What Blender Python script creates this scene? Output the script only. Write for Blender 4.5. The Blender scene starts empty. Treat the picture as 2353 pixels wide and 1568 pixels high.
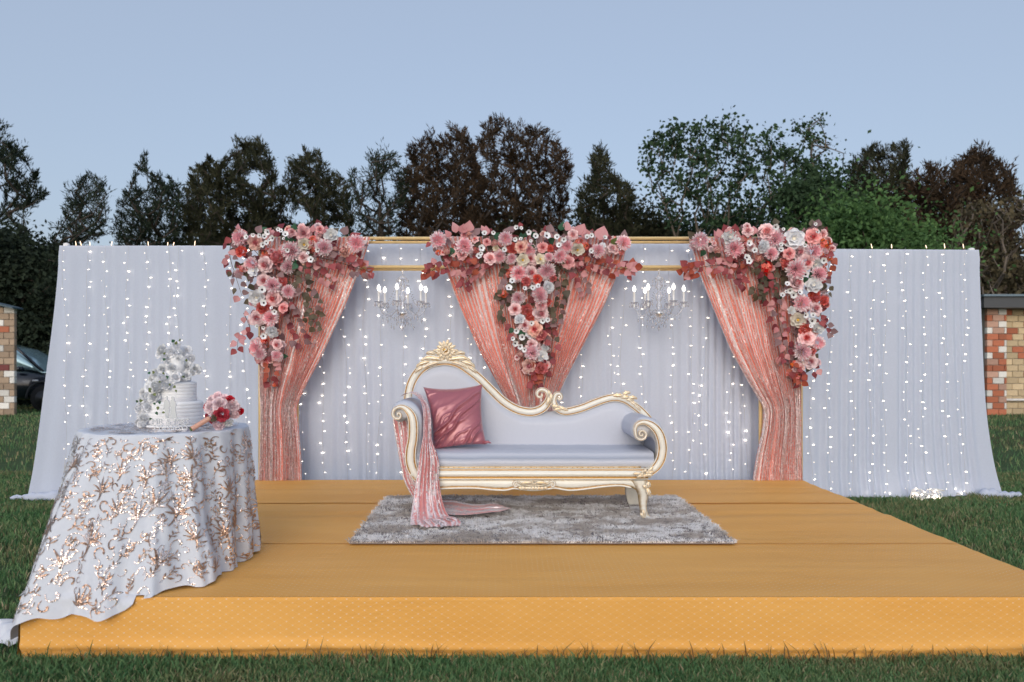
import bpy, math, random
import numpy as np
from mathutils import Vector, Matrix, Quaternion
R = math.radians
random.seed(7); rng = np.random.default_rng(7)
scene = bpy.context.scene
col = scene.collection

# ------------------------------------------------------------------ camera
EYE, F, U0, V0, W = 1.45, 1720.0, 1155.0, 825.0, 2353.0
cam = bpy.data.cameras.new('camera'); camo = bpy.data.objects.new('camera', cam); col.objects.link(camo)
camo.location = (0, 0, EYE); camo.rotation_euler = (R(90), 0, 0)
cam.sensor_width = 36; cam.lens = F / W * 36
cam.shift_x = (W/2 - U0) / W; cam.shift_y = (V0 - 784) / W
cam.clip_start = .05; cam.clip_end = 600
cam.dof.use_dof = True; cam.dof.focus_distance = 5.8; cam.dof.aperture_fstop = 2.2
scene.camera = camo

# ------------------------------------------------------------------ sky, sun, exposure
SUN_EL, SUN_AZ = R(20), R(187)          # azimuth measured clockwise from +Y: behind the camera, a little to its left
world = bpy.data.worlds.new('World'); scene.world = world; world.use_nodes = True
wn = world.node_tree; wn.nodes.clear()
sky = wn.nodes.new('ShaderNodeTexSky'); sky.sky_type = 'NISHITA'; sky.sun_disc = False
sky.sun_elevation = SUN_EL; sky.sun_rotation = SUN_AZ
sky.air_density = 1.0; sky.dust_density = 4.0; sky.ozone_density = 2.0
veil = wn.nodes.new('ShaderNodeMix'); veil.data_type = 'RGBA'     # thin high dusk veil evens the whole dome
veil.inputs[0].default_value = .45
veil.inputs[7].default_value = (4.65, 5.30, 6.45, 1)
bg = wn.nodes.new('ShaderNodeBackground'); bg.inputs[1].default_value = .116
wo = wn.nodes.new('ShaderNodeOutputWorld')
wn.links.new(sky.outputs[0], veil.inputs[6]); wn.links.new(veil.outputs[2], bg.inputs[0]); wn.links.new(bg.outputs[0], wo.inputs[0])
sl = bpy.data.lights.new('sun', 'SUN'); sl.energy = .72; sl.angle = R(44); sl.color = (1, .98, .96)
so = bpy.data.objects.new('sun', sl); col.objects.link(so)
sd = Vector((math.sin(SUN_AZ)*math.cos(SUN_EL), math.cos(SUN_AZ)*math.cos(SUN_EL), math.sin(SUN_EL)))
so.rotation_euler = sd.to_track_quat('Z', 'Y').to_euler(); so.location = sd*30
vs = scene.view_settings
scene.display_settings.display_device = 'sRGB'
vs.view_transform = 'Standard'; vs.look = 'None'; vs.exposure = .30; vs.gamma = 1; vs.use_curve_mapping = False
scene.cycles.use_denoising = True
scene.cycles.max_bounces = 8; scene.cycles.transparent_max_bounces = 12
scene.cycles.sample_clamp_indirect = 6
scene.cycles.use_light_tree = True

# ------------------------------------------------------------------ helpers
def P(u, v, Y): return ((u-U0)*Y/F, Y, EYE-(v-V0)*Y/F)
def X(u, Y): return (u-U0)*Y/F
def Z(v, Y): return EYE-(v-V0)*Y/F

def tag(o, label=None, cat=None, group=None, kind=None):
    if label: o['label'] = label
    if cat: o['category'] = cat
    if group: o['group'] = group
    if kind: o['kind'] = kind
    return o

def link(name, data, parent=None):
    o = bpy.data.objects.new(name, data); col.objects.link(o)
    if parent is not None: o.parent = parent
    return o

def empty(name, loc, label=None, cat=None, group=None):
    o = link(name, None); o.location = loc; o.empty_display_size = .1
    return tag(o, label, cat, group)

def set_attr(me, uv, attr):
    if uv is not None:
        l = me.uv_layers.new(name='UVMap'); vi = np.zeros(len(me.loops), np.int32); me.loops.foreach_get('vertex_index', vi)
        l.data.foreach_set('uv', np.asarray(uv, np.float32)[vi].ravel())
    for k, a in (attr or {}).items():
        at = me.attributes.new(k, 'FLOAT', 'POINT'); at.data.foreach_set('value', np.asarray(a, np.float32).ravel())

def mesh(name, verts, faces, mats, mi=None, smooth=True, uv=None, attr=None):
    """verts: (n,3); faces: list of tuples, or an int array (m,3)/(m,4)."""
    verts = np.asarray(verts, np.float32).reshape(-1, 3)
    me = bpy.data.meshes.new(name)
    if isinstance(faces, np.ndarray):
        m, k = faces.shape
        me.vertices.add(len(verts)); me.vertices.foreach_set('co', verts.ravel())
        me.loops.add(m*k); me.loops.foreach_set('vertex_index', faces.astype(np.int32).ravel())
        me.polygons.add(m); me.polygons.foreach_set('loop_start', np.arange(0, m*k, k, dtype=np.int32))
        me.update(calc_edges=True); me.validate()
    else:
        me.from_pydata([tuple(map(float, v)) for v in verts], [], faces); me.update()
    for m in (mats if isinstance(mats, (list, tuple)) else [mats]): me.materials.append(m)
    n = len(me.polygons)
    if mi is not None: me.polygons.foreach_set('material_index', np.asarray(mi, np.int32))
    me.polygons.foreach_set('use_smooth', np.full(n, bool(smooth)))
    set_attr(me, uv, attr)
    return me

def obj(name, verts, faces, mats, parent=None, origin=None, **kw):
    """a linked mesh object; verts are world coordinates, stored relative to origin (its parent's place, or its own)."""
    verts = np.asarray(verts, np.float32).reshape(-1, 3)
    org = np.zeros(3, np.float32)
    if parent is not None:
        p = parent
        while p is not None: org = org + np.array(p.location, np.float32); p = p.parent
    elif origin is not None: org = np.array(origin, np.float32)
    o = link(name, mesh(name, verts-org, faces, mats, **kw), parent)
    if parent is None and origin is not None: o.location = origin
    return o

class MB:
    """collects simple shapes into one mesh"""
    def __init__(s): s.v, s.f, s.m = [], [], []
    def add(s, v, f, m=0):
        n = len(s.v); s.v += [tuple(p) for p in v]; s.f += [tuple(i+n for i in q) for q in f]; s.m += [m]*len(f)
    def box(s, a, b, m=0, bev=0):
        (x0, y0, z0), (x1, y1, z1) = a, b
        if bev <= 0:
            v = [(x, y, z) for z in (z0, z1) for y in (y0, y1) for x in (x0, x1)]
            s.add(v, [(0,2,3,1), (4,5,7,6), (0,1,5,4), (2,6,7,3), (0,4,6,2), (1,3,7,5)], m); return
        e = bev; v = []
        for z, i in ((z0, e), (z0+e, 0), (z1-e, 0), (z1, e)):
            v += [(x0+i+e*(i == 0), y0+i, z), (x1-i-e*(i == 0), y0+i, z), (x1-i, y0+i+e*(i == 0), z), (x1-i, y1-i-e*(i == 0), z),
                  (x1-i-e*(i == 0), y1-i, z), (x0+i+e*(i == 0), y1-i, z), (x0+i, y1-i-e*(i == 0), z), (x0+i, y0+i+e*(i == 0), z)]
        f = [tuple(range(7, -1, -1)), tuple(range(24, 32))]
        for k in range(3):
            for j in range(8):
                a_, b_ = k*8+j, k*8+(j+1) % 8; f.append((a_, b_, b_+8, a_+8))
        s.add(v, f, m)
    def tube(s, pts, r, n=8, m=0, caps=True):
        pts = [Vector(p) for p in pts]; rr = r if isinstance(r, (list, tuple)) else [r]*len(pts)
        v, f = [], []; prev = None
        for i, p in enumerate(pts):
            t = (pts[min(i+1, len(pts)-1)] - pts[max(i-1, 0)]); t = t.normalized() if t.length > 1e-9 else Vector((0, 0, 1))
            if prev is None:
                a = Vector((0, 0, 1)) if abs(t.z) < .9 else Vector((1, 0, 0)); nrm = t.cross(a).normalized()
            else:
                nrm = prev - t*prev.dot(t); nrm = nrm.normalized() if nrm.length > 1e-9 else t.orthogonal().normalized()
            prev = nrm; b = t.cross(nrm)
            for k in range(n):
                a = 2*math.pi*k/n; v.append(p + (nrm*math.cos(a) + b*math.sin(a))*rr[i])
        for i in range(len(pts)-1):
            for k in range(n):
                f.append((i*n+k, i*n+(k+1) % n, (i+1)*n+(k+1) % n, (i+1)*n+k))
        if caps: f += [tuple(range(n-1, -1, -1)), tuple(range((len(pts)-1)*n, len(pts)*n))]
        s.add(v, f, m)
    def lathe(s, prof, c, n=16, m=0):
        v, f = [], []
        for r, z in prof:
            for k in range(n):
                a = 2*math.pi*k/n; v.append((c[0]+r*math.cos(a), c[1]+r*math.sin(a), c[2]+z))
        for i in range(len(prof)-1):
            for k in range(n): f.append((i*n+k, i*n+(k+1) % n, (i+1)*n+(k+1) % n, (i+1)*n+k))
        s.add(v, f, m)
    def octa(s, c, r, rz=None, m=0):
        rz = rz or r; x, y, z = c
        v = [(x+r, y, z), (x, y+r, z), (x-r, y, z), (x, y-r, z), (x, y, z+rz), (x, y, z-rz)]
        s.add(v, [(0,1,4), (1,2,4), (2,3,4), (3,0,4), (1,0,5), (2,1,5), (3,2,5), (0,3,5)], m)
    def prism(s, poly, y0, y1, m=0):
        """polygon in (x, z) extruded from y0 to y1"""
        n = len(poly); v = [(x, y0, z) for x, z in poly] + [(x, y1, z) for x, z in poly]
        s.add(v, [tuple(range(n)), tuple(range(2*n-1, n-1, -1))] + [(i, i+n, (i+1) % n+n, (i+1) % n) for i in range(n)], m)
    def build(s, name, mats, parent=None, origin=None, smooth=True, **kw):
        return obj(name, s.v, s.f, mats, parent, origin, mi=s.m, smooth=smooth, **kw)

def grid_faces(nu, nv, wrap=False):
    i = np.arange(nv-1)[:, None]*nu; j = np.arange(nu if wrap else nu-1)[None, :]; j2 = (j+1) % nu
    return np.stack([i+j, i+j2, i+nu+j2, i+nu+j], -1).reshape(-1, 4)

def smooth_path(pts, n, closed=False):
    """Catmull-Rom through rows of any width"""
    pts = np.asarray(pts, float); k = len(pts); out = []
    T = np.linspace(0, k-1, n)
    for t in T:
        i = min(int(t), k-2); f = t-i
        p0, p1, p2, p3 = pts[max(i-1, 0)], pts[i], pts[i+1], pts[min(i+2, k-1)]
        out.append(.5*((2*p1)+(-p0+p2)*f+(2*p0-5*p1+4*p2-p3)*f*f+(-p0+3*p1-3*p2+p3)*f**3))
    return np.array(out)

def snoise(x, seed=0):
    """smooth 1-D value noise, -1..1"""
    r = np.random.default_rng(seed).uniform(-1, 1, 4096); x = np.asarray(x, float)
    i = np.floor(x).astype(int); f = x-i; f = f*f*(3-2*f)
    return r[i % 4096]*(1-f)+r[(i+1) % 4096]*f

# ------------------------------------------------------------------ materials
class NT:
    def __init__(s, name):
        s.mat = bpy.data.materials.new(name); s.mat.use_nodes = True; s.t = s.mat.node_tree
        s.b = s.t.nodes['Principled BSDF']; s.out = s.t.nodes['Material Output']
    def n(s, typ, ins=None, **props):
        nd = s.t.nodes.new('ShaderNode'+typ)
        for k, v in props.items(): setattr(nd, k, v)
        for k, v in (ins or {}).items(): s.put(nd.inputs[k], v)
        return nd
    def put(s, sock, v):
        if isinstance(v, bpy.types.NodeSocket): s.t.links.new(v, sock)
        elif isinstance(v, bpy.types.Node): s.t.links.new(v.outputs[0], sock)
        elif isinstance(v, (tuple, list)) and len(v) == 3 and sock.type == 'RGBA': sock.default_value = (*v, 1)
        else: sock.default_value = v
    def math(s, op, a, b=0., c=0., clamp=False):
        nd = s.n('Math', {0: a, 1: b, 2: c}, operation=op); nd.use_clamp = clamp; return nd.outputs[0]
    def vmath(s, op, a, b=(0, 0, 0)):
        nd = s.n('VectorMath', {0: a, 1: b}, operation=op); return nd.outputs[0]
    def mix(s, f, a, b):
        nd = s.t.nodes.new('ShaderNodeMix'); nd.data_type = 'RGBA'
        s.put(nd.inputs[0], f); s.put(nd.inputs[6], a); s.put(nd.inputs[7], b); return nd.outputs[2]
    def ramp(s, f, lo, hi, a=0., b=1.):
        nd = s.n('MapRange', {0: f, 1: lo, 2: hi, 3: a, 4: b}); return nd.outputs[0]
    def coord(s, kind='Object'): return s.n('TexCoord').outputs[kind]
    def noise(s, vec, scale, detail=3., rough=.55):
        return s.n('TexNoise', {'Vector': vec, 'Scale': scale, 'Detail': detail, 'Roughness': rough}).outputs[0]
    def attr(s, name): return s.n('Attribute', attribute_name=name).outputs['Fac']
    def set(s, **kw):
        names = dict(color='Base Color', rough='Roughness', metal='Metallic', normal='Normal', alpha='Alpha', spec='Specular IOR Level',
                     trans='Transmission Weight', ior='IOR', sheen='Sheen Weight', emit='Emission Color', estr='Emission Strength',
                     coat='Coat Weight', sheenr='Sheen Roughness')
        for k, v in kw.items(): s.put(s.b.inputs[names[k]], v)
        return s
    def bump(s, h, strength=.3, dist=.01):
        s.put(s.b.inputs['Normal'], s.n('Bump', {'Height': h, 'Strength': strength, 'Distance': dist})); return s

def simple(name, color, rough=.6, metal=0., var=.12, scale=30., bump=0., **kw):
    """plain material with a little grain of its own"""
    m = NT(name); nz = m.noise(m.coord(), scale, 4.)
    k = lambda f: tuple(min(1, c*f) for c in color)
    m.set(color=m.mix(nz, k(1-var), k(1+var)), rough=rough, metal=metal, **kw)
    if bump: m.bump(nz, bump, .004)
    return m.mat

def translucent_cloth(name, color, amount=.3, rough=.9, var=.05):
    m = NT(name); nz = m.noise(m.coord(), 60., 4.)
    c = m.mix(nz, tuple(x*(1-var) for x in color), tuple(min(1, x*(1+var)) for x in color))
    m.set(color=c, rough=rough, spec=.15); m.bump(m.noise(m.coord(), 240., 2.), .08, .002)
    tr = m.n('BsdfTranslucent', {'Color': c}); mx = m.n('MixShader', {0: amount, 1: m.b.outputs[0], 2: tr.outputs[0]})
    m.t.links.new(mx.outputs[0], m.out.inputs[0]); return m.mat

def petal_mat(name, color, tip=None, amount=.14):
    m = NT(name); nz = m.noise(m.coord(), 3.5, 3.)
    ob = m.n('ObjectInfo').outputs['Random']
    tip = tip or tuple(min(1, c*1.15) for c in color)
    c = m.mix(m.ramp(nz, .35, .65), color, tip)
    hs = m.n('HueSaturation', {'Hue': m.ramp(ob, 0, 1, .49, .51), 'Saturation': m.ramp(ob, 0, 1, .85, 1.12), 'Value': m.ramp(ob, 0, 1, .88, 1.1), 'Color': c})
    m.set(color=hs, rough=.6, spec=.25)
    tr = m.n('BsdfTranslucent', {'Color': hs}); mx = m.n('MixShader', {0: amount, 1: m.b.outputs[0], 2: tr.outputs[0]})
    m.t.links.new(mx.outputs[0], m.out.inputs[0]); return m.mat

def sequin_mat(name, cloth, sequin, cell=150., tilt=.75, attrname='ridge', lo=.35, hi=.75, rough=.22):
    """cloth with rows of little discs, each tilted its own way; pale discs masked to the pleat crests paint in the light caught there"""
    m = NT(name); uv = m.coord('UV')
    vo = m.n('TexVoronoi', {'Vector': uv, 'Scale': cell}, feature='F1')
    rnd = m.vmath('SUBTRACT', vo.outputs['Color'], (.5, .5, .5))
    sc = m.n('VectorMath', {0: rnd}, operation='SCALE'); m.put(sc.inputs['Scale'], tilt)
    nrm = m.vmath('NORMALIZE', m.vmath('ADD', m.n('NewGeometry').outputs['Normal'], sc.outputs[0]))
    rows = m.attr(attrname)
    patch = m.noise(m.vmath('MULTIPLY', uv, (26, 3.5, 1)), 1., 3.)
    mask = m.ramp(m.math('ADD', rows, m.math('MULTIPLY', m.math('SUBTRACT', patch, .5), 1.6)), lo, hi)  # lit crests and shaded valleys of the pleats, put into the colour
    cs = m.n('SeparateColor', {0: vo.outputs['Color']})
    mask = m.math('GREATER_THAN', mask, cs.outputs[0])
    disc = m.mix(m.ramp(cs.outputs[1], .55, .9), sequin, (.98, .97, .98))  # sparkle painted in: some cells go near-white as glints
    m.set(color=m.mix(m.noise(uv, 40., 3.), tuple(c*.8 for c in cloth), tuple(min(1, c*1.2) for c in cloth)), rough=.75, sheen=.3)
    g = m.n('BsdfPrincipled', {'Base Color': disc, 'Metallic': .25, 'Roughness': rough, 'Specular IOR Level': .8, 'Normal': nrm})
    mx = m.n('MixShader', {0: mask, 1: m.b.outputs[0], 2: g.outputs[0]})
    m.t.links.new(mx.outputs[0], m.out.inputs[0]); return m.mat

def leaf_mat(name, color, color2, rough=.55):
    m = NT(name); ob = m.n('ObjectInfo').outputs['Random']; nz = m.noise(m.coord(), 2.5, 3.)
    c = m.mix(m.ramp(m.math('ADD', m.math('MULTIPLY', ob, .6), m.math('MULTIPLY', nz, .6)), .2, 1.), color, color2)
    m.set(color=c, rough=rough, spec=.3)
    tr = m.n('BsdfTranslucent', {'Color': c}); mx = m.n('MixShader', {0: .2, 1: m.b.outputs[0], 2: tr.outputs[0]})
    m.t.links.new(mx.outputs[0], m.out.inputs[0]); return m.mat

def foliage_mat(name, a, b, scale=.7):
    m = NT(name); g = m.n('NewGeometry'); nz = m.noise(g.outputs['Position'], scale, 4.); fine = g.outputs['Random Per Island']
    c = m.mix(m.ramp(m.math('ADD', m.math('MULTIPLY', nz, .75), m.math('MULTIPLY', fine, .35)), .3, .8), a, b)
    m.set(color=c, rough=.75, spec=.15)
    tr = m.n('BsdfTranslucent', {'Color': c}); mx = m.n('MixShader', {0: .15, 1: m.b.outputs[0], 2: tr.outputs[0]})
    m.t.links.new(mx.outputs[0], m.out.inputs[0]); return m.mat

def emit_mat(name, color, strength):
    m = NT(name); m.set(color=(.8, .8, .8), emit=color, estr=strength, rough=.4); return m.mat

def gilded_mat():
    """ivory lacquer with antique gold rubbed into the grooves (attribute gild)"""
    m = NT('ivory_and_gold'); p = m.coord()
    gild = m.math('ADD', m.attr('gild'), m.math('MULTIPLY', m.math('SUBTRACT', m.noise(p, 45., 4.), .5), .5))
    f = m.ramp(gild, .15, .62)
    ivory = m.mix(m.noise(p, 14., 3.), (.78, .76, .69), (.86, .85, .79))
    gold = m.mix(m.noise(p, 60., 3.), (.46, .25, .06), (.68, .44, .14))
    m.set(color=m.mix(f, ivory, gold), metal=m.math('MULTIPLY', f, .75), rough=m.ramp(f, 0, 1, .33, .38), coat=.15)
    m.bump(m.noise(p, 160., 3.), .06, .002); return m.mat

def stage_mat(name, sheen=0.):
    """gold brocade: diamond net with a small silver crown on each crossing"""
    m = NT(name); uv = m.coord('UV'); sp = m.n('SeparateXYZ', {0: uv})
    wob = m.noise(uv, 3., 2.)
    px = m.math('DIVIDE', m.math('ADD', sp.outputs[0], m.math('MULTIPLY', wob, .02)), .058); py = m.math('DIVIDE', sp.outputs[1], .036)
    a = m.math('ABSOLUTE', m.math('SUBTRACT', m.math('FRACT', m.math('ADD', px, py)), .5))
    b = m.math('ABSOLUTE', m.math('SUBTRACT', m.math('FRACT', m.math('SUBTRACT', px, py)), .5))
    line = m.math('MAXIMUM', m.ramp(a, .455, .485), m.ramp(b, .455, .485))
    dot = m.math('MULTIPLY', m.ramp(a, .41, .44), m.ramp(b, .41, .44))
    worn = m.ramp(m.noise(uv, 1.3, 3.), .35, .7)
    dot = m.math('MULTIPLY', dot, m.math('ADD', .2, m.math('MULTIPLY', worn, .75)))
    weave = m.noise(m.vmath('MULTIPLY', uv, (40, 900, 1)), 1., 2.)
    patch = m.noise(m.vmath('MULTIPLY', uv, (.6, 2.5, 1)), 1.2, 4.)
    base = m.mix(m.ramp(patch, .3, .7), (.80, .375, .074), (.88, .46, .118))
    base = m.mix(m.math('MULTIPLY', weave, .35), base, (.93, .54, .17))
    c = m.mix(m.math('MULTIPLY', line, .28), base, (.84, .60, .32)); c = m.mix(dot, c, (.85, .80, .72))
    m.set(color=c, rough=m.math('SUBTRACT', .55, m.math('MULTIPLY', dot, .25)), metal=m.math('MULTIPLY', dot, .5), sheen=sheen, spec=.22)
    m.bump(m.math('ADD', m.math('MULTIPLY', weave, .4), m.noise(m.vmath('MULTIPLY', uv, (1.2, 7, 1)), 2., 5.)), .5, .012); return m.mat

M = {}
M['white_drape'] = translucent_cloth('white_drape', (.66, .72, .87), .27)
M['white_post'] = simple('white_wrapped_post', (.78, .78, .80), .8)
M['wire'] = simple('clear_wire', (.58, .58, .60), .35)
M['bulb'] = emit_mat('fairy_bulb', (1., .82, .62), 9.)
M['bulb_soft'] = emit_mat('dim_fairy_bulb', (1., .84, .66), 3.5)
M['candle_bulb'] = emit_mat('candle_bulb', (1., .93, .86), 2.2)
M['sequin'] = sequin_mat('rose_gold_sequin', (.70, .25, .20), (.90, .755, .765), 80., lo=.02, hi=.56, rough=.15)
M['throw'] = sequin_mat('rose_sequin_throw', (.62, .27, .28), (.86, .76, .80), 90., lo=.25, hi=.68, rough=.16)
M['gold_pole'] = simple('gold_painted_pole', (.78, .58, .29), .38, .2)
M['ivory_gold'] = gilded_mat()
M['leatherette'] = simple('white_leatherette', (.52, .55, .64), .5, 0, .03, 60., .05)
M['ivory'] = simple('plain_ivory', (.68, .65, .58), .5)
M['stage_top'] = stage_mat('gold_brocade'); M['stage_front'] = M['stage_top']
M['dark_wood'] = simple('stage_timber', (.16, .11, .07), .8)
def crystal_mat():
    m = NT('crystal'); m.set(color=(.92, .93, .96), rough=.05, metal=.6); t = m.n('BsdfTransparent', {0: (.97, .97, .98)})
    f = m.n('Fresnel', {0: 1.7}); mx = m.n('MixShader', {0: m.math('ADD', m.math('MULTIPLY', f, .7), .07), 1: t.outputs[0], 2: m.b.outputs[0]}); m.t.links.new(mx.outputs[0], m.out.inputs[0]); return m.mat
M['glass'] = crystal_mat()
M['chrome'] = simple('chrome', (.80, .80, .82), .22, .8, .04)
M['silver'] = simple('mirror_silver', (.66, .71, .80), .25, .6, .05)
M['table_cloth'] = translucent_cloth('white_tulle', (.70, .74, .83), .10)
M['icing'] = simple('white_icing', (.86, .87, .90), .5, 0, .03, 12.)
M['ribbon'] = simple('satin_ribbon', (.72, .72, .76), .3, 0, .04, 12.)
M['petal_pink'] = petal_mat('pink_petal', (.97, .50, .53), (.98, .65, .67)); M['petal_pale_rose'] = petal_mat('pale_rose_petal', (.96, .70, .74), (.97, .80, .82)); M['petal_core'] = petal_mat('deep_pink_petal', (.84, .20, .25), (.90, .33, .36))
M['petal_mum'] = petal_mat('mum_petal', (.97, .50, .59), (.97, .66, .73)); M['petal_mum_tip'] = petal_mat('mum_petal_tip', (.97, .83, .88), (.98, .90, .94))
M['petal_coral'] = petal_mat('coral_petal', (.80, .15, .16), (.86, .32, .29)); M['petal_red'] = petal_mat('red_petal', (.55, .012, .04), (.62, .03, .06))
M['petal_white'] = petal_mat('white_petal', (.86, .88, .92), (.92, .93, .96)); M['petal_cream'] = petal_mat('cream_petal', (.90, .82, .70), (.93, .90, .82))
M['petal_blush'] = petal_mat('blush_petal', (.88, .52, .47), (.90, .68, .62)); M['petal_pale'] = petal_mat('pale_pink_petal', (.90, .66, .72), (.92, .80, .84))
M['petal_orange'] = petal_mat('orange_petal', (.66, .12, .06), (.74, .24, .15)); M['flower_eye'] = simple('dark_flower_eye', (.035, .012, .02), .7)
M['yellow_eye'] = simple('yellow_flower_eye', (.70, .45, .08), .7)
M['leaf_burgundy'] = leaf_mat('burgundy_leaf', (.15, .028, .045), (.42, .10, .11)); M['leaf_pink'] = leaf_mat('dusty_pink_leaf', (.54, .21, .24), (.74, .40, .41))
M['leaf_olive'] = leaf_mat('olive_leaf', (.07, .06, .045), (.18, .15, .105)); M['leaf_mauve'] = leaf_mat('mauve_leaf', (.21, .125, .14), (.34, .22, .23))
M['leaf_green'] = leaf_mat('green_leaf', (.018, .06, .03), (.05, .16, .09)); M['leaf_rust'] = leaf_mat('rust_leaf', (.34, .06, .04), (.50, .14, .09))
M['leaf_lime'] = leaf_mat('lime_leaf', (.10, .14, .04), (.20, .24, .09)); M['stem'] = simple('brown_stem', (.09, .05, .035), .8)
M['wrap'] = simple('peach_wrap', (.66, .36, .27), .35)

# ================================================================== ground
def ground_mat():
    m = NT('lawn_soil'); p = m.coord()
    n1 = m.noise(p, .35, 5.); n2 = m.noise(p, 6., 5.); n3 = m.noise(p, 60., 3.)
    g = m.mix(m.ramp(n2, .3, .7), (.050, .098, .045), (.115, .15, .072))
    g = m.mix(m.ramp(n1, .52, .72), g, (.11, .085, .045))
    g = m.mix(m.math('MULTIPLY', n3, .5), g, (.03, .05, .02))
    m.set(color=g, rough=.95, spec=.1); m.bump(n3, .6, .03); return m.mat
obj('ground', [(-160, -40, 0), (160, -40, 0), (160, 260, 0), (-160, 260, 0)], [(0, 1, 2, 3)], ground_mat())['kind'] = 'structure'

def blades(name, n, xr, yr, hmin, hmax, mat, keep, seed, dens=None):
    r = np.random.default_rng(seed)
    x = r.uniform(*xr, n); y = r.uniform(*yr, n)
    k = keep(x, y); x, y = x[k], y[k]; n = len(x)
    cl = .5+.5*snoise(x*1.7+y*.9, seed+1)*snoise(y*2.3-x*.6, seed+2)
    h = r.uniform(hmin, hmax, n)*(.6+.8*cl); w = r.uniform(.0016, .0034, n)*(1+.12*y)
    a = r.uniform(0, 2*math.pi, n); ln = r.uniform(.1, .9, n)*h; la = r.uniform(0, 2*math.pi, n)
    c, s = np.cos(a)*w, np.sin(a)*w; lx, ly = np.cos(la)*ln, np.sin(la)*ln
    z = np.full(n, -.004)
    V = np.stack([np.stack([x-c, y-s, z], 1), np.stack([x+c, y+s, z], 1),
                  np.stack([x+c*.8+lx*.35, y+s*.8+ly*.35, h*.6], 1), np.stack([x-c*.8+lx*.35, y-s*.8+ly*.35, h*.6], 1),
                  np.stack([x+lx, y+ly, h], 1)], 1).reshape(-1, 3)
    b = np.arange(n)[:, None]*5
    T = np.concatenate([b+np.array([[0, 1, 2]]), b+np.array([[0, 2, 3]]), b+np.array([[3, 2, 4]])], 0)
    o = obj(name, V, T, mat, smooth=False); tag(o, kind='stuff'); return o
def grass_mat():
    m = NT('grass_blade'); g = m.n('NewGeometry'); p = g.outputs['Position']; isl = g.outputs['Random Per Island']
    c = m.mix(m.ramp(m.math('ADD', m.math('MULTIPLY', m.noise(p, 2.2, 4.), .7), m.math('MULTIPLY', isl, .4)), .3, .85), (.056, .150, .060), (.165, .26, .112))
    dry = m.ramp(m.math('ADD', m.noise(m.vmath('MULTIPLY', p, (1, 2.2, 1)), .55, 4.), m.math('MULTIPLY', isl, .22)), .60, .78)
    c = m.mix(m.math('MULTIPLY', dry, .75), c, (.26, .215, .115)); c = m.mix(m.ramp(isl, .90, .93), c, (.30, .26, .16))
    m.set(color=c, rough=.7, spec=.2); return m.mat
M['grass'] = grass_mat()
SX0, SX1, SYF, SYB, SZ = -2.33, 2.83, 3.616, 7.06, .30
off = lambda x, y: ~((x > SX0-.01) & (x < SX1+.01) & (y > SYF-.012) & (y < SYB))
tag(blades('grass', 60000, (-3.1, 3.6), (3.1, 3.60), .016, .042, M['grass'], lambda x, y: off(x, y), 3), 'short lawn grass along the front of the gold stage', 'grass')
tag(blades('grass', 45000, (-4.5, 5.0), (1.6, 3.12), .02, .05, M['grass'], off, 12), 'lawn grass nearest the camera before the stage', 'grass')
tag(blades('grass', 120000, (2.7, 8.0), (3.3, 9.5), .025, .06, M['grass'], lambda x, y: off(x, y) & (x < .75*y+.4) & ((y < 7.7) | (x > 4.9)), 4), 'mown lawn on the right of the stage', 'grass')
tag(blades('grass', 90000, (-8.0, -2.2), (3.3, 9.5), .025, .06, M['grass'], lambda x, y: off(x, y) & (x > -.72*y-.3) & ((y < 7.6) | (x < -4.8)), 5), 'mown lawn on the left of the stage', 'grass')
tag(blades('grass', 60000, (-16, 16), (9.5, 23), .04, .09, M['grass'], lambda x, y: (np.abs(x) > .58*y) & (np.abs(x) < .76*y), 6), 'far lawn in front of the brick walls', 'grass')
M['dry_grass'] = foliage_mat('dry_stalk', (.16, .09, .045), (.22, .17, .08))
tag(blades('grass_stalks', 240, (-2.3, 3.0), (3.54, 3.605), .05, .12, M['dry_grass'], off, 9), 'dry seeding stalks against the stage skirt', 'grass')
tag(blades('grass_tufts', 500, (-2.3, 3.0), (3.42, 3.60), .05, .105, M['grass'], lambda x, y: off(x, y) & (snoise(x*2.2, 77) > .1), 10), 'taller grass tufts against the stage skirt', 'grass')

# ================================================================== trees
M['bark'] = simple('dark_bark', (.055, .042, .034), .9, 0, .3, 8.); M['bark_pale'] = simple('grey_bark', (.16, .13, .105), .9, 0, .3, 8.)
M['fol_dark'] = foliage_mat('dark_casuarina', (.013, .022, .015), (.038, .054, .034)); M['fol_brown'] = foliage_mat('brown_casuarina', (.028, .020, .013), (.088, .056, .034))
M['fol_mix'] = foliage_mat('olive_casuarina', (.019, .026, .015), (.066, .066, .037)); M['fol_green'] = foliage_mat('green_leaves', (.020, .042, .022), (.060, .105, .050))
M['fol_bright'] = foliage_mat('bright_shrub_leaves', (.035, .085, .028), (.13, .24, .085)); M['fol_dry'] = foliage_mat('dry_shrub', (.05, .045, .028), (.13, .105, .06))
def in_poly(u, v, poly):
    c = np.zeros(len(u), bool); j = len(poly)-1
    for i in range(len(poly)):
        (xi, yi), (xj, yj) = poly[i], poly[j]
        if yi != yj: c ^= ((yi > v) != (yj > v)) & (u < (xj-xi)*(v-yi)/(yj-yi)+xi)
        j = i
    return c

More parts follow.
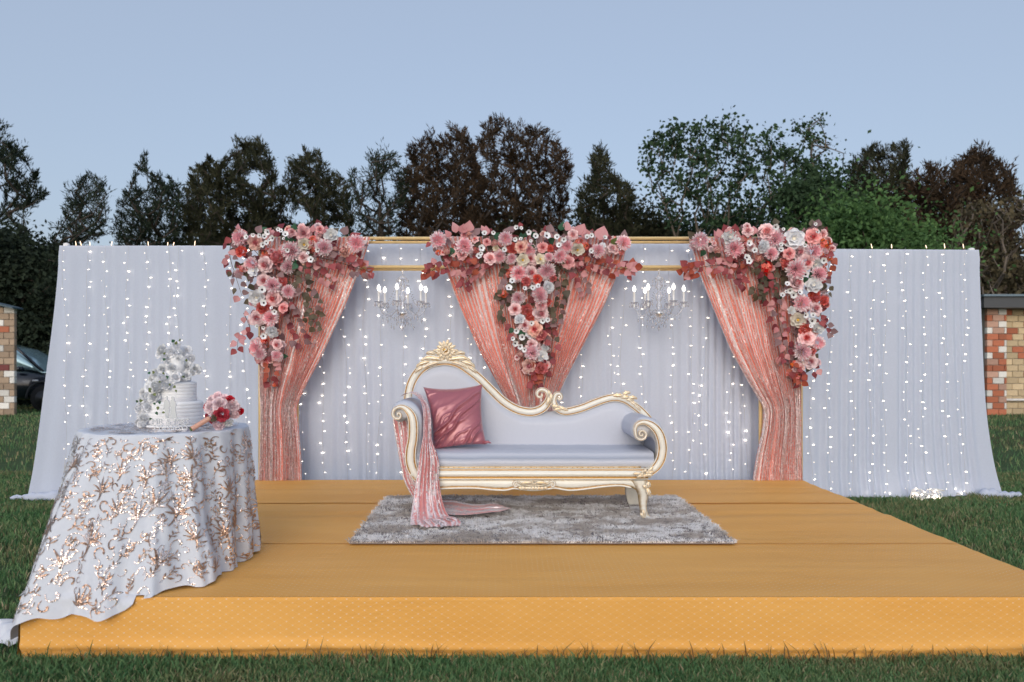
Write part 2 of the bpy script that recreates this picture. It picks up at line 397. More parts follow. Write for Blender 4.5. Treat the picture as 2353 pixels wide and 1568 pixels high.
def tree(name, label, cat, poly, base_u, Y, tips, fol, bark, style='casuarina', spread=1.5, per=46, size=.34, seed=0, trunk_r=.013, group=None, lean=0., gap=.0, stems=1):
    """skeleton grown through points inside the crown outline, then foliage sprays at the twig ends"""
    r = np.random.default_rng(seed+100)
    us, vs_ = zip(*poly); U, V = [], []
    while len(U) < tips*(4 if style == 'casuarina' else 1):
        u = r.uniform(min(us), max(us), 400); v = r.uniform(min(vs_), max(vs_), 400)
        k = in_poly(u, v, poly)
        if gap: k &= (snoise(u*.035+v*.02, seed)+snoise(v*.04-u*.015, seed+1)) > -1+gap
        U += list(u[k]); V += list(v[k])
    if style == 'casuarina':                                  # keep the tufts apart so that sky shows between them
        k_, md = [], .15*F/Y*r.uniform(.7, 1.3, len(U))
        for i in range(len(U)):
            if all((U[i]-U[j])**2+(V[i]-V[j])**2 > md[i]**2 for j in k_): k_.append(i)
        U, V = [U[i] for i in k_], [V[i] for i in k_]
    U, V = np.array(U[:tips]), np.array(V[:tips]); tips = len(U)
    yy = Y+r.normal(0, spread, tips); tp = np.stack([(U-U0)*yy/F, yy, EYE-(V-V0)*yy/F], 1)
    nodes, par = [], []
    for s in range(stems):
        bx = (base_u-U0)*Y/F; topz = tp[:, 2].max()
        tx = tp[:, 0].mean()*.5+bx*.5 if stems == 1 else tp[:, 0].min()+(tp[:, 0].max()-tp[:, 0].min())*(s+.5)/stems; n = 12; topz = topz*(.98-.16*(s % 2)) if stems > 1 else topz
        for i in range(n):
            t = i/(n-1); nodes.append((bx+(tx-bx)*t**1.4+.14*math.sin(3*t+seed+s), Y+.1*math.sin(4*t+seed+s*2), -.1+topz*.78*t)); par.append(len(nodes)-2 if i else -1)
    N = np.array(nodes)
    order = np.argsort(np.linalg.norm(tp-np.array([(base_u-U0)*Y/F, Y, tp[:, 2].min()]), axis=1))
    ends = []
    for i in order:
        p = tp[i]; d = np.linalg.norm(N-p, axis=1); pen = np.maximum(0, N[:, 2]-p[2]+.35*np.hypot(N[:, 0]-p[0], N[:, 1]-p[1]))*1.6
        pen = pen+(1.3*np.abs(N[:, 0]-p[0]) if stems > 1 else 0); j = int(np.argmin(d+pen+np.where(N[:, 2] < 1.2, 3, 0))); a = N[j]; L = np.linalg.norm(p-a); k = max(1, min(5, int(L/.5)))
        last = j; new = []
        for s in range(1, k+1):
            t = s/k; q = a+(p-a)*t; q[2] -= .16*L*math.sin(math.pi*t)*(1 if style != 'airy' else .4); q = q+r.normal(0, .04, 3)*(t < 1)
            nodes.append(tuple(q)); par.append(last); last = len(nodes)-1; new.append(q)
        N = np.vstack([N, np.array(new)]); ends.append(last)
    cnt = np.zeros(len(nodes))
    for e in ends: cnt[e] += 1
    for i in range(len(nodes)-1, -1, -1):
        if par[i] >= 0: cnt[par[i]] += cnt[i]
    rad = np.minimum(trunk_r*np.maximum(cnt, 1)**.48, .24)
    VV, FF = [], []
    for i, p in enumerate(par):
        if p < 0: continue
        a, b = Vector(nodes[p]), Vector(nodes[i]); t = b-a
        if t.length < 1e-4: continue
        t.normalize(); q = t.orthogonal().normalized(); w = t.cross(q); n0 = len(VV)
        for c, rr in ((a, rad[p] if cnt[p] < cnt[i]*3 else rad[i]*1.25), (b, rad[i])):
            for k in range(5):
                an = 2*math.pi*k/5; VV.append(c+(q*math.cos(an)+w*math.sin(an))*rr)
        FF += [(n0+k, n0+(k+1) % 5, n0+5+(k+1) % 5, n0+5+k) for k in range(5)]
    org = ((base_u-U0)*Y/F, Y, 0)
    root = empty(name, org, label, cat, group)
    obj('trunk', VV, FF, bark, root)
    # foliage
    E = np.array([nodes[e] for e in ends]); E2 = np.array([nodes[par[e]] for e in ends]); dirs = E-E2
    dirs /= np.maximum(np.linalg.norm(dirs, axis=1), 1e-6)[:, None]
    per = int(per*(1.2 if style == 'casuarina' else .8 if style == 'airy' else 1)); m = len(E)*per; idx = np.repeat(np.arange(len(E)), per)
    sz = r.lognormal(0, .35, len(E))[idx]
    if style == 'casuarina':
        ba = r.normal(0, 1, (m, 3)); ba *= (r.random(m)**.4/np.linalg.norm(ba, axis=1))[:, None]
        pl = (dirs*.9+np.array([0, 0, .28]))[idx]; al = r.uniform(-.34, .16, m)
        c = E[idx]+(ba*np.array([.21, .26, .18])*(1.15-al-.35)[:, None].clip(.35, 1.5)+pl*al[:, None])*sz[:, None].clip(.6, 1.7)
        d = pl+ba*.8+r.normal(0, .35, (m, 3)); ln = r.uniform(.5, 1.2, m)*size*.80; wd = r.uniform(.04, .085, m)*size
    elif style == 'airy':
        c = E[idx]+r.normal(0, 1, (m, 3))*np.array([.17, .2, .11])*sz[:, None]
        d = r.normal(0, 1, (m, 3))+np.array([0, 0, .15]); ln = r.uniform(.5, 1.1, m)*size*.62; wd = ln*.36
    else:
        c = E[idx]+r.normal(0, 1, (m, 3))*np.array([.34, .34, .26])*sz[:, None]
        d = r.normal(0, 1, (m, 3))+np.array([0, -.2, .25]); ln = r.uniform(.5, 1.2, m)*size; wd = ln*.30
    c[:, 2] = np.maximum(c[:, 2], .05)
    d /= np.linalg.norm(d, axis=1)[:, None]; sv = np.cross(d, r.normal(0, 1, (m, 3))); sv /= np.maximum(np.linalg.norm(sv, axis=1), 1e-6)[:, None]
    ln, wd = ln[:, None], wd[:, None]
    Q = np.stack([c-d*ln*.5, c+sv*wd, c+d*ln*.5, c-sv*wd], 1).reshape(-1, 3)
    obj('crown', Q, np.arange(m*4).reshape(-1, 4), fol, root, smooth=False)
    return root

T = tree
T('casuarina_tree', 'tall dark drooping tree cut by the left edge of the picture', 'tree', [(-190,330),(-120,250),(-60,262),(0,282),(55,330),(100,385),(85,420),(112,445),(60,480),(75,540),(40,600),(-190,600)], -70, 29, 230, M['fol_dark'], M['bark'], seed=1, gap=.25, per=52)
T('casuarina_tree', 'dark spindly tree behind the left end of the white drape', 'tree', [(120,560),(150,480),(165,425),(200,398),(235,410),(256,440),(240,480),(250,530),(230,570),(190,600),(140,640),(100,640)], 190, 27, 110, M['fol_dark'], M['bark'], seed=2, gap=.5, per=40, size=.28)
T('casuarina_tree', 'thin spired dark tree, second from the left behind the left drape', 'tree', [(255,600),(265,510),(285,450),(305,420),(318,375),(335,355),(350,385),(375,415),(395,400),(412,430),(425,480),(418,600)], 345, 29, 165, M['fol_dark'], M['bark'], seed=3, gap=.4, per=46, size=.30)
T('casuarina_tree', 'dense dark tree with twin pointed tops above the left flower arrangement', 'tree', [(415,600),(420,480),(438,395),(455,365),(480,362),(500,385),(540,340),(560,312),(582,335),(600,318),(618,360),(632,410),(640,600)], 530, 29, 330, M['fol_mix'], M['bark'], seed=4, gap=.05, per=60)
T('casuarina_tree', 'round topped sparse brownish tree right of the twin pointed tree', 'tree', [(635,600),(640,430),(665,375),(700,348),(728,350),(745,385),(775,400),(800,430),(812,480),(810,600)], 715, 30, 240, M['fol_mix'], M['bark'], seed=5, gap=.2, per=48)
T('casuarina_tree', 'see-through spindly tree with bare limbs above the left chandelier', 'tree', [(795,460),(808,385),(835,395),(850,355),(880,343),(905,350),(925,385),(940,430),(935,500),(900,540),(830,540)], 868, 28, 120, M['fol_dark'], M['bark'], seed=6, gap=.5, per=34, size=.27)
T('casuarina_tree', 'broad rusty brown tree, the left half of the tallest clump', 'tree', [(915,560),(920,420),(945,330),(985,310),(1010,325),(1040,292),(1075,300),(1090,340),(1110,420),(1105,580)], 1030, 30, 300, M['fol_brown'], M['bark'], seed=7, gap=.2, per=52)
T('casuarina_tree', 'tallest brown tree rising behind the centre flower arrangement', 'tree', [(1070,580),(1085,380),(1105,300),(1125,272),(1155,268),(1175,300),(1195,285),(1225,288),(1260,300),(1285,330),(1312,370),(1310,430),(1300,590)], 1190, 31, 380, M['fol_brown'], M['bark'], seed=8, gap=.25, per=50)
T('casuarina_tree', 'slim dark spire tree between the tall brown clump and the green airy tree', 'tree', [(1325,600),(1330,440),(1355,410),(1362,355),(1378,335),(1392,350),(1400,395),(1430,420),(1455,430),(1470,600)], 1390, 29, 190, M['fol_mix'], M['bark'], seed=9, gap=.15, per=50)
T('airy_tree', 'airy fresh green tree with many fine branches showing sky through it', 'tree', [(1470,350),(1500,300),(1540,285),(1600,290),(1690,262),(1705,290),(1760,285),(1800,300),(1845,285),(1885,320),(1900,380),(1870,430),(1815,450),(1760,500),(1730,560),(1690,470),(1640,560),(1600,470),(1540,520),(1500,440)], 1650, 27, 330, M['fol_green'], M['bark_pale'], style='airy', seed=10, per=26, size=.30, trunk_r=.0065, gap=.3, stems=6, spread=1.2)
T('airy_tree', 'lone bare twigs with few leaves at the right of the airy green tree', 'tree', [(1840,300),(1868,255),(1890,262),(1950,350),(1965,385),(1930,400),(1880,360)], 1835, 28, 22, M['fol_green'], M['bark_pale'], style='airy', seed=11, per=16, size=.24, trunk_r=.012)
T('leafy_tree', 'dark bushy tree under the right side of the airy tree', 'tree', [(1770,590),(1790,470),(1830,430),(1870,405),(1905,410),(1930,440),(1945,600)], 1860, 26, 150, M['fol_green'], M['bark'], style='leafy', seed=12, per=100, size=.18)
T('casuarina_tree', 'dark evergreen tree with a forked top right of the airy tree', 'tree', [(1940,600),(1942,430),(1960,380),(1990,345),(2015,332),(2045,340),(2080,328),(2090,360),(2085,410),(2100,600)], 2020, 29, 260, M['fol_mix'], M['bark'], seed=13, gap=.1, per=56)
T('casuarina_tree', 'wide rust brown tree above the right end of the white drape', 'tree', [(2060,610),(2080,440),(2100,400),(2135,378),(2170,400),(2190,370),(2225,345),(2255,335),(2285,365),(2320,385),(2335,430),(2345,480),(2330,610)], 2210, 27, 380, M['fol_brown'], M['bark'], seed=14, gap=.1, per=56)
T('leafy_shrub', 'bright green shrub showing above the right drape', 'shrub', [(1895,620),(1890,540),(1920,500),(1975,485),(2010,520),(2045,515),(2085,545),(2095,570),(2070,620)], 1990, 18, 190, M['fol_bright'], M['bark'], style='leafy', seed=15, per=110, size=.13, spread=.6)
T('leafy_shrub', 'small bright green sprig above the right end of the right drape', 'shrub', [(2110,590),(2120,570),(2145,560),(2160,575),(2155,600),(2115,610)], 2135, 16, 30, M['fol_bright'], M['bark'], style='leafy', seed=16, per=50, size=.10, spread=.3)
T('dry_shrub', 'tangled leafless brown shrub at the right edge of the picture', 'shrub', [(2180,560),(2190,480),(2230,455),(2280,470),(2330,450),(2400,470),(2420,640),(2350,700),(2260,700),(2240,620)], 2290, 22, 230, M['fol_dry'], M['bark_pale'], style='airy', seed=17, per=12, size=.26, trunk_r=.010, stems=5, spread=.8)
T('leafy_shrub', 'dull olive shrub over the roof of the right brick building', 'shrub', [(2255,790),(2262,610),(2300,590),(2360,600),(2440,610),(2440,790)], 2350, 23, 170, M['fol_dry'], M['bark'], style='leafy', seed=18, per=60, size=.24, spread=.7)
T('leafy_shrub', 'dark bushes behind the parked car at the left edge', 'shrub', [(-60,960),(-60,560),(20,540),(60,590),(105,600),(135,640),(150,940)], 40, 25, 460, M['fol_dark'], M['bark'], style='leafy', seed=19, per=150, size=.17, spread=.8)
T('leafy_shrub', 'dark scrub against the upper left corner of the white drape', 'shrub', [(70,720),(76,620),(105,565),(150,600),(230,640),(300,650),(300,720)], 170, 26, 170, M['fol_dark'], M['bark'], style='leafy', seed=20, per=90, size=.17, spread=.8)
for i, (u0, u1, vt, ft, lab) in enumerate([(290, 480, 520, 'fol_dark', 'dark low scrub above the middle of the left drape'), (470, 700, 470, 'fol_dark', 'dark low scrub behind the left flower arrangement'),
        (690, 860, 500, 'fol_dark', 'dark low scrub left of the see-through tree'), (850, 1060, 500, 'fol_mix', 'low scrub between the chandelier tree and the brown clump'), (1040, 1340, 470, 'fol_mix', 'dark scrub under the tallest brown tree'),
        (1310, 1560, 490, 'fol_mix', 'olive scrub behind the right end of the centre flowers'), (1520, 1800, 500, 'fol_green', 'green scrub at the foot of the airy tree'), (1900, 2120, 455, 'fol_mix', 'dark green scrub behind the bright shrub'), (2080, 2300, 500, 'fol_brown', 'brown scrub over the right end of the right drape')]):
    w = u1-u0
    vt += 28 if i < 4 else -40 if i > 4 else 0
    T('leafy_shrub', lab, 'shrub', [(u0, 700), (u0, vt+85), (u0+.2*w, vt+40), (u0+.4*w, vt+62), (u0+.6*w, vt+28), (u0+.8*w, vt+52), (u1, vt+90), (u1, 700)], (u0+u1)/2, 32 if i < 7 else 28, 200, M[ft], M['bark'], style='leafy', seed=30+i, per=90, size=.20, spread=1.0)

# ================================================================== brick buildings and the car at the edges
def brick_mat(name, c):
    m = NT(name); ob = m.n('ObjectInfo').outputs['Random']; nz = m.noise(m.coord(), 18., 4.)
    h = m.n('HueSaturation', {'Hue': .5, 'Saturation': 1., 'Value': m.ramp(ob, 0, 1, .78, 1.2), 'Color': m.mix(nz, tuple(x*.8 for x in c), tuple(min(1, x*1.2) for x in c))})
    m.set(color=h, rough=.9); m.bump(nz, .4, .01); return m.mat
BR = {'r': brick_mat('red_brick', (.44, .15, .085)), 'w': brick_mat('white_brick', (.70, .69, .67)), 'y': brick_mat('cream_brick', (.58, .46, .30)),
      't': brick_mat('tan_brick', (.36, .27, .20)), 'p': brick_mat('pink_brick', (.53, .33, .26)), 'd': brick_mat('maroon_brick', (.17, .05, .05))}
M['mortar'] = simple('mortar', (.30, .27, .24), .95, 0, .2, 25.)
brick_cache = {}
def brick(parent, x0, x1, z0, z1, y, key, depth=.11):
    L, H = round(x1-x0, 3), round(z1-z0, 3)
    if (L, H, key) not in brick_cache:
        b = MB(); b.box((-L/2, 0, -H/2), (L/2, depth, H/2), 0, .008); brick_cache[(L, H, key)] = mesh('brick', b.v, b.f, BR[key], smooth=False)
    o = link('brick', brick_cache[(L, H, key)], parent); o.location = Vector(((x0+x1)/2, y, (z0+z1)/2))-parent.location
def courses(parent, x0, x1, y, n, hz, L, pattern, first, seed):
    r = random.Random(seed); g = .012
    for i in range(n):
        z0 = i*hz; x = x0; k = (i % 2)*L*.5; j = 0
        while x < x1-.02:
            xe = min(x+(L if not (k and j == 0) else L*.5), x1)
            row = pattern[i % len(pattern)]; key = row[j % len(row)] if row else r.choice('yyytp')
            if xe-x > .04: brick(parent, x+g/2, xe-g/2, z0+g/2, z0+hz-g/2, y, key)
            x = xe; j += 1
# right building
YB = 19.2
xr0, xr1, xr2 = X(2268, YB), X(2314, YB), X(2500, YB)
rb = empty('brick_building', ((xr0+xr2)/2, YB, 0), 'small brick building with flat dark roof behind the right end of the drape', 'building')
b = MB(); b.box((xr0+.02, YB+.03, 0), (xr1-.02, YB+.5, 2.74)); b.box((xr1-.02, YB+.28, 0), (xr2, YB+.7, 2.74)); b.build('wall', M['mortar'], rb, smooth=False)
HC = 2.74/17
pr = ['rr','wr','rpr','wr','rp','rw','pwr','rr','pr','wr','rw','prw','rr','wp','pwr','rp','pw']
courses(rb, xr0, xr1, YB, 17, HC, .30, pr, 0, 1)
courses(rb, xr1+.01, xr2, YB+.25, 17, HC, .30, ['yy','ryy','yy','','yyy','yy','yyr','ryy','yyy','pyr','yry','yy','ryr','yry','yyr','yy','ryr'], 0, 2)
b = MB(); b.box((xr0-.3, YB-.35, 2.74), (xr2, YB+3, 3.02)); b.build('fascia', simple('weathered_fascia', (.075, .08, .09), .7), rb, smooth=False)
b = MB(); b.box((xr0-.35, YB-.42, 3.023), (xr2, YB+3.2, 3.075)); b.build('roof', simple('blue_grey_sheet', (.17, .23, .28), .4, .3), rb, smooth=False)
b = MB(); b.tube([(xr1+.02, YB+.16, .39), (xr2, YB+.16, .39)], .032); b.build('rail', M['white_post'], rb)
# left pillar building
YL = 19.2
xl0, xl1 = X(-70, YL), X(33, YL)
lb = empty('brick_building', ((xl0+xl1)/2, YL, 0), 'tan and white brick pillar with a sloping roof edge at the left border', 'building')
b = MB(); b.box((xl0, YL+.03, 0), (xl1-.012, YL+.108, 2.78)); b.build('wall', M['mortar'], lb, smooth=False)
courses(lb, xl0, xl1, YL, 17, 2.78/17, .29, ['tttt','twtw','tttw','ttww','tttt','wwtt','tttw','tttd','tttt','tttt','ttwt','tttt','tttt','tttr','ttwt','tttt','tttw'], 0, 3)
b = MB(); e = X(46, YL); b.add([(xl0, YL-.3, 3.02), (xl0, YL+.13, 3.02), (e, YL+.13, 2.72), (e, YL-.3, 2.72), (xl0, YL-.3, 3.07), (xl0, YL+.13, 3.07), (e, YL+.13, 2.76), (e, YL-.3, 2.76)],
      [(3,2,1,0), (4,5,6,7), (0,1,5,4), (1,2,6,5), (2,3,7,6), (3,0,4,7)]); b.build('roof', simple('dark_sheet_roof', (.05, .09, .12), .45), lb, smooth=False)

# car: nose to the right, seen from its right-hand front quarter
def car():
    Yc, ax = 20.6, X(101, 20.6); L0, H = ax-3.75, 1.0
    root = empty('parked_car', (ax-1.4, Yc, 0), 'dark navy car parked behind the left brick pillar', 'car')
    paint = NT('navy_paint').set(color=(.010, .016, .030), rough=.25, metal=.3, coat=.6).mat
    glassm = NT('car_glass').set(color=(.42, .62, .68), rough=.12, metal=.5, spec=.9, coat=.8).mat
    rub = simple('tyre_rubber', (.015, .015, .016), .85); dark_rim = simple('dark_alloy', (.05, .05, .055), .4, .6)
    sec = [(-3.75,.55,.95,.80),(-3.6,.35,1.05,.88),(-2.9,.32,1.12,.93),(-1.6,.30,1.12,.95),(-.9,.30,1.14,.95),(-.5,.30,1.12,.94),(0,.30,1.06,.92),(.5,.32,.98,.88),(.82,.38,.85,.78),(.95,.45,.72,.62)]
    nv = 14; V = []
    for x, zb, zt, w in sec:
        for k in range(nv):
            a = 2*math.pi*k/nv; c, s = math.cos(a), math.sin(a)
            V.append((ax+x, Yc+.9+w*math.copysign(abs(c)**.35, c), (zb+zt)/2+(zt-zb)/2*math.copysign(abs(s)**.45, s)))
    F_ = [tuple(q) for q in grid_faces(nv, len(sec), True)]+[tuple(range(nv)), tuple(range((len(sec)-1)*nv, len(sec)*nv))]
    obj('body', V, F_, paint, root)
    top = [(-3.6,1.05,1.08,.80),(-3.2,1.08,1.62,.72),(-2.4,1.10,1.84,.70),(-1.5,1.10,1.86,.70),(-.95,1.10,1.72,.70),(-.45,1.08,1.40,.76),(-.1,1.04,1.10,.84)]
    V = []
    for x, zb, zt, w in top:
        for k in range(nv):
            a = 2*math.pi*k/nv; c, s = math.cos(a), math.sin(a)
            V.append((ax+x, Yc+.9+w*math.copysign(abs(c)**.45, c)*(1 if s < .3 else .93), (zb+zt)/2+(zt-zb)/2*math.copysign(abs(s)**.6, s)))
    obj('windscreen', V, [tuple(q) for q in grid_faces(nv, len(top), True)]+[tuple(range(nv)), tuple(range(len(V)-nv, len(V)))], glassm, root)
    b = MB(); b.tube([(ax-3.2, Yc+.28, 1.66), (ax-2.4, Yc+.26, 1.87), (ax-1.5, Yc+.26, 1.88), (ax-.9, Yc+.26, 1.74), (ax-.1, Yc+.12, 1.10)], .04); b.build('roof_rail', paint, root)
    b = MB(); b.box((ax-.75, Yc-.12, 1.10), (ax-.55, Yc+.06, 1.24), 0, .03); b.build('wing_mirror', paint, root)
    b = MB(); b.box((ax-.30, Yc-.055, .83), (ax-.14, Yc-.02, .875), 0, .008); b.build('side_marker', M['white_post'], root)
    for dx in (0, -2.75):
        b = MB(); b.tube([(ax+dx, Yc-.03, .36), (ax+dx, Yc+.20, .36)], .36, 20); wh = b.build('wheel', rub, root)
        b = MB(); b.tube([(ax+dx, Yc-.05, .36), (ax+dx, Yc-.03, .36)], .22, 16); b.build('rim', dark_rim, wh)
        b = MB(); pts = [(ax+dx+.47*math.cos(a), Yc-.02, .36+.47*math.sin(a)) for a in np.linspace(0, math.pi, 14)]; b.tube(pts, .035, 6); b.build('wheel_arch', simple('dark_plastic', (.03, .033, .04), .6), root)
    b = MB(); b.box((ax+.80, Yc+.15, .68), (ax+.93, Yc+.55, .82), 0, .03); b.build('headlight', M['glass'], root)
car()

# ================================================================== stage
seam = [SYF, X(0,1)*0+4.65, 5.94, SYB]
stage = empty('stage_platform', ((SX0+SX1)/2, SYF, 0), 'low stage platform wrapped in gold brocade cloth', 'stage')
b = MB(); b.box((SX0+.05, SYF+.06, 0), (SX1-.05, SYB-.03, SZ-.035)); b.build('deck', M['dark_wood'], stage, smooth=False)
def strip(y0, y1, z, lift, seed):
    nx, ny = 200, 26; xs = np.linspace(SX0, SX1, nx); V, UV = [], []
    for j in range(ny):
        t = j/(ny-1)
        for x in xs:
            y = y0+(y1-y0)*t
            if j == 0 and y0 > SYF+.1: y += .010*snoise(x*2.3, seed)+.004*snoise(x*17, seed+1)
            edge = lift*math.exp(-t*18)
            zz = z+edge*(1+.5*snoise(x*6, seed+2))+(.003 if y0 < 4 else .0075)*math.sin(math.pi*t)**.5*snoise(y*12+1.2*snoise(x*.9, seed+3), seed+4)
            V.append((x, y, zz)); UV.append((x+seed*.013, y+.3))
    return obj('cloth_strip', V, grid_faces(nx, ny), M['stage_top'], stage, uv=UV)
strip(SYF+.002, 4.72, SZ, 0, 11); strip(4.65, 6.0, SZ+.0028, .0008, 12); strip(5.94, SYB+.02, SZ+.0056, .0008, 13)
# front skirt: hangs from the edge, one soft fold near the grass
nx, nz = 260, 30; V, UV = [], []
for j in range(nz):
    t = j/(nz-1)
    for x in np.linspace(SX0, SX1, nx):
        y = SYF+.002-.004*t; z = SZ*(1-t)
        fold = math.exp(-((z-.055+.02*snoise(x*1.1, 21))/.022)**2)
        y -= .014*fold*(1+.5*snoise(x*.8, 20)); y += .012*math.exp(-((z-.025)/.02)**2)
        y -= .011*t*snoise(x*2.6, 22)+.004*t*snoise(x*9, 23); z += -.0+.010*t*snoise(x*2.2, 24)*(t > .9)
        if j == 0: y += .004; z -= .002
        V.append((x, y, z)); UV.append((x+.02, z+.017))
obj('front_skirt', V, grid_faces(nx, nz), M['stage_front'], stage, uv=UV)
for sx, nm in ((SX0, -1), (SX1, 1)):
    V, UV = [], []
    for j in range(8):
        for y in np.linspace(SYF, SYB, 80):
            t = j/7; V.append((sx+nm*(.002+.008*t*(1+snoise(y*3, 25))), y, SZ*(1-t)-.001)); UV.append((y, SZ*(1-t)))
    obj('side_skirt', V, grid_faces(80, 8), M['stage_front'], stage, uv=UV)
# fold lines pressed into the skirt
# ================================================================== white drape with its poles
YD, YC = 7.80, 7.36
def drape(name, label, xa, xb, ya, yb, seed, flare=(0, 0), top=2.63):
    Wd = xb-xa; nx = int(Wd/.011); ny = 26; s = np.linspace(0, 1, nx); x0 = xa+Wd*s
    ph = 2*math.pi*(x0*9.5+1.1*snoise(x0*2.1, seed)+.5*snoise(x0*5.3, seed+1))
    am = .6+.4*snoise(x0*1.4, seed+2); V = []; UV = []
    for j in range(ny):
        t = j/(ny-1); z = top-(top-.0)*t
        fl = flare[0]*(1-s)**6*t**1.3 - flare[1]*s**6*(.35*t+.65*t**4)
        x = x0-fl+.012*t*snoise(x0*4+3*t, seed+3)
        A = .006+.014*t**.7
        y = ya+(yb-ya)*s+A*am*np.sin(ph+.5*t*snoise(x0*1.9, seed+4))+.04*t*snoise(x0*1.1, seed+5)
        if t > .9:
            k = (t-.9)/.1; y = y-k*(.05+.05*snoise(x0*3.3, seed+6)); z_ = z+k*(.015*np.abs(snoise(x0*7, seed+7)))
        else: z_ = np.full(nx, z)
        if t < .045: y = y*0+ya+(yb-ya)*s-.03*math.sin(math.pi*t/.045)+.004*np.sin(ph)
        V.append(np.stack([x, y, np.maximum(z_, .006)], 1)); UV.append(np.stack([x0, np.full(nx, z)], 1))
    o = obj(name, np.concatenate(V), grid_faces(nx, ny), M['white_drape'], None, origin=((xa+xb)/2, (ya+yb)/2, 0), uv=np.concatenate(UV))
    return tag(o, label, 'drape', 'white backdrop drapes')
XA, XB = X(137, YD), X(2256, YD+.05)
drape('white_drape', 'long white drape behind the cake table, left wing of the backdrop', XA, X(700, YD), YD, YD, 41, (.34, 0))
drape('white_drape', 'white drape hung behind the sofa between the sequin curtains', X(612, YC), X(1806, YC), YC, YC, 42, (0, 0), 2.588)
drape('white_drape', 'long white drape over the grass, right wing of the backdrop', X(1730, YD), XB, YD, YD+.1, 43, (0, .26), 2.60)
def post(x, y, h, label):
    b = MB(); b.tube([(x, y, 0), (x, y, h-.03), (x, y, h-.008), (x, y, h)], [.034, .034, .030, .012], 12)
    b.tube([(x-.25, y, .012), (x+.25, y, .012)], .02, 8); b.tube([(x, y-.25, .012), (x, y+.25, .012)], .02, 8)
    tag(b.build('drape_post', M['white_post'], None, (x, y, 0)), label, 'post')
post(XA+.035, YD+.065, 2.668, 'white wrapped end post at the left end of the white drape'); post(XB-.035, YD+.17, 2.632, 'white wrapped end post at the right end of the white drape')
b = MB(); b.tube([(XA, YD+.03, 2.615), (X(1200, YD), YD+.035, 2.605), (XB, YD+.12, 2.585)], .018)
tag(b.build('drape_rail', M['white_post'], None, (0, YD, 2.6)), 'thin white rail carrying the white drape along its top edge', 'rail')
# hem bunched on the grass at both ends
def bunch(name, label, x0, x1, y, r0, seed):
    pts, rad = [], []
    for t in np.linspace(0, 1, 16): pts.append((x0+(x1-x0)*t, y+.04*snoise(t*5, seed), r0*(1-.55*t)*.8+.004)); rad.append(r0*(1-.6*t)*(1+.25*snoise(t*9, seed+1))*(.35 if t in (0, 1) else 1))
    b = MB(); b.tube(pts, rad, 14); n = np.array(b.v); n += .012*np.stack([snoise(n[:, 0]*40+n[:, 2]*60, seed+2), snoise(n[:, 2]*70+n[:, 0]*25, seed+3), snoise(n[:, 0]*55, seed+4)], 1)
    n[:, 2] = np.maximum(n[:, 2], .004)
    o = obj(name, n, b.f, M['white_drape'], None, origin=(x0, y, 0)); return tag(o, label, 'cloth')
bunch('drape_hem', 'white hem bunched on the grass at the left end of the drape', X(150, 7.75), X(33, 7.75), 7.68, .055, 51)
bunch('drape_hem', 'white hem bunched on the grass at the right end of the drape', X(2235, 7.9), X(2336, 7.9), 7.80, .055, 52)

# ================================================================== fairy light strings
def light_string(x, top, bot, yb, label, group, seed):
    r = random.Random(seed); n = int((top-bot)/.094); V = []
    ph = r.random()*6; pts = []
    xx = lambda z: x+.018*math.sin(z*2.1+ph)+.012*math.sin(z*5.3+2*ph)
    yy = lambda z: yb(xx(z))-.032-.006*math.sin(z*3+ph)-.05*max(0, 1-z/.5)*(yb(0) > 7.5)
    for k in range(24):
        z = top+.01-(top-bot)*k/23; pts.append((xx(z), yy(z), z))
    b = MB(); b.tube(pts, .0013, 3, 0, False)
    root = b.build('fairy_light_string', M['wire'], None, (x, YD, top)); tag(root, label, 'light string', group)
    b, dim = MB(), MB(); hot = b
    for k in range(n):
        b = hot if r.random() < .6 else dim
        z = top-.06-k*.094+r.uniform(-.026, .026)
        if z < bot or r.random() < .05: continue
        q = r.choice([0, 0, 1, -1]); L = r.uniform(.014, .026); rr = r.uniform(.0024, .0046)
        x1, y1 = xx(z)+r.choice((-1, 1))*r.uniform(.004, .032), yy(z)+r.uniform(-.004, .014)
        if q == 0: b.octa((x1, y1, z), rr)
        else:
            c = Vector((x1, y1, z)); d = Vector((q*L, 0, r.uniform(-.008, .004)))
            b.tube([c, c+d*.5, c+d], [rr, rr*.7, rr*.25], 5)
    for q_, mt in ((hot, 'bulb'), (dim, 'bulb_soft')): o = q_.build('bulbs', M[mt], root); o['kind'] = 'stuff'
ORD = ['first', 'second', 'third', 'fourth', 'fifth', 'sixth', 'seventh', 'eighth', 'ninth', 'tenth', 'eleventh', 'twelfth', 'thirteenth', 'fourteenth', 'fifteenth', 'sixteenth', 'seventeenth', 'eighteenth', 'nineteenth', 'twentieth', 'twenty-first', 'twenty-second', 'twenty-third', 'twenty-fourth', 'twenty-fifth', 'twenty-sixth', 'twenty-seventh', 'twenty-eighth', 'twenty-ninth', 'thirtieth']
seen = {}
r = random.Random(5)
us = list(np.arange(150, 2250, 46))
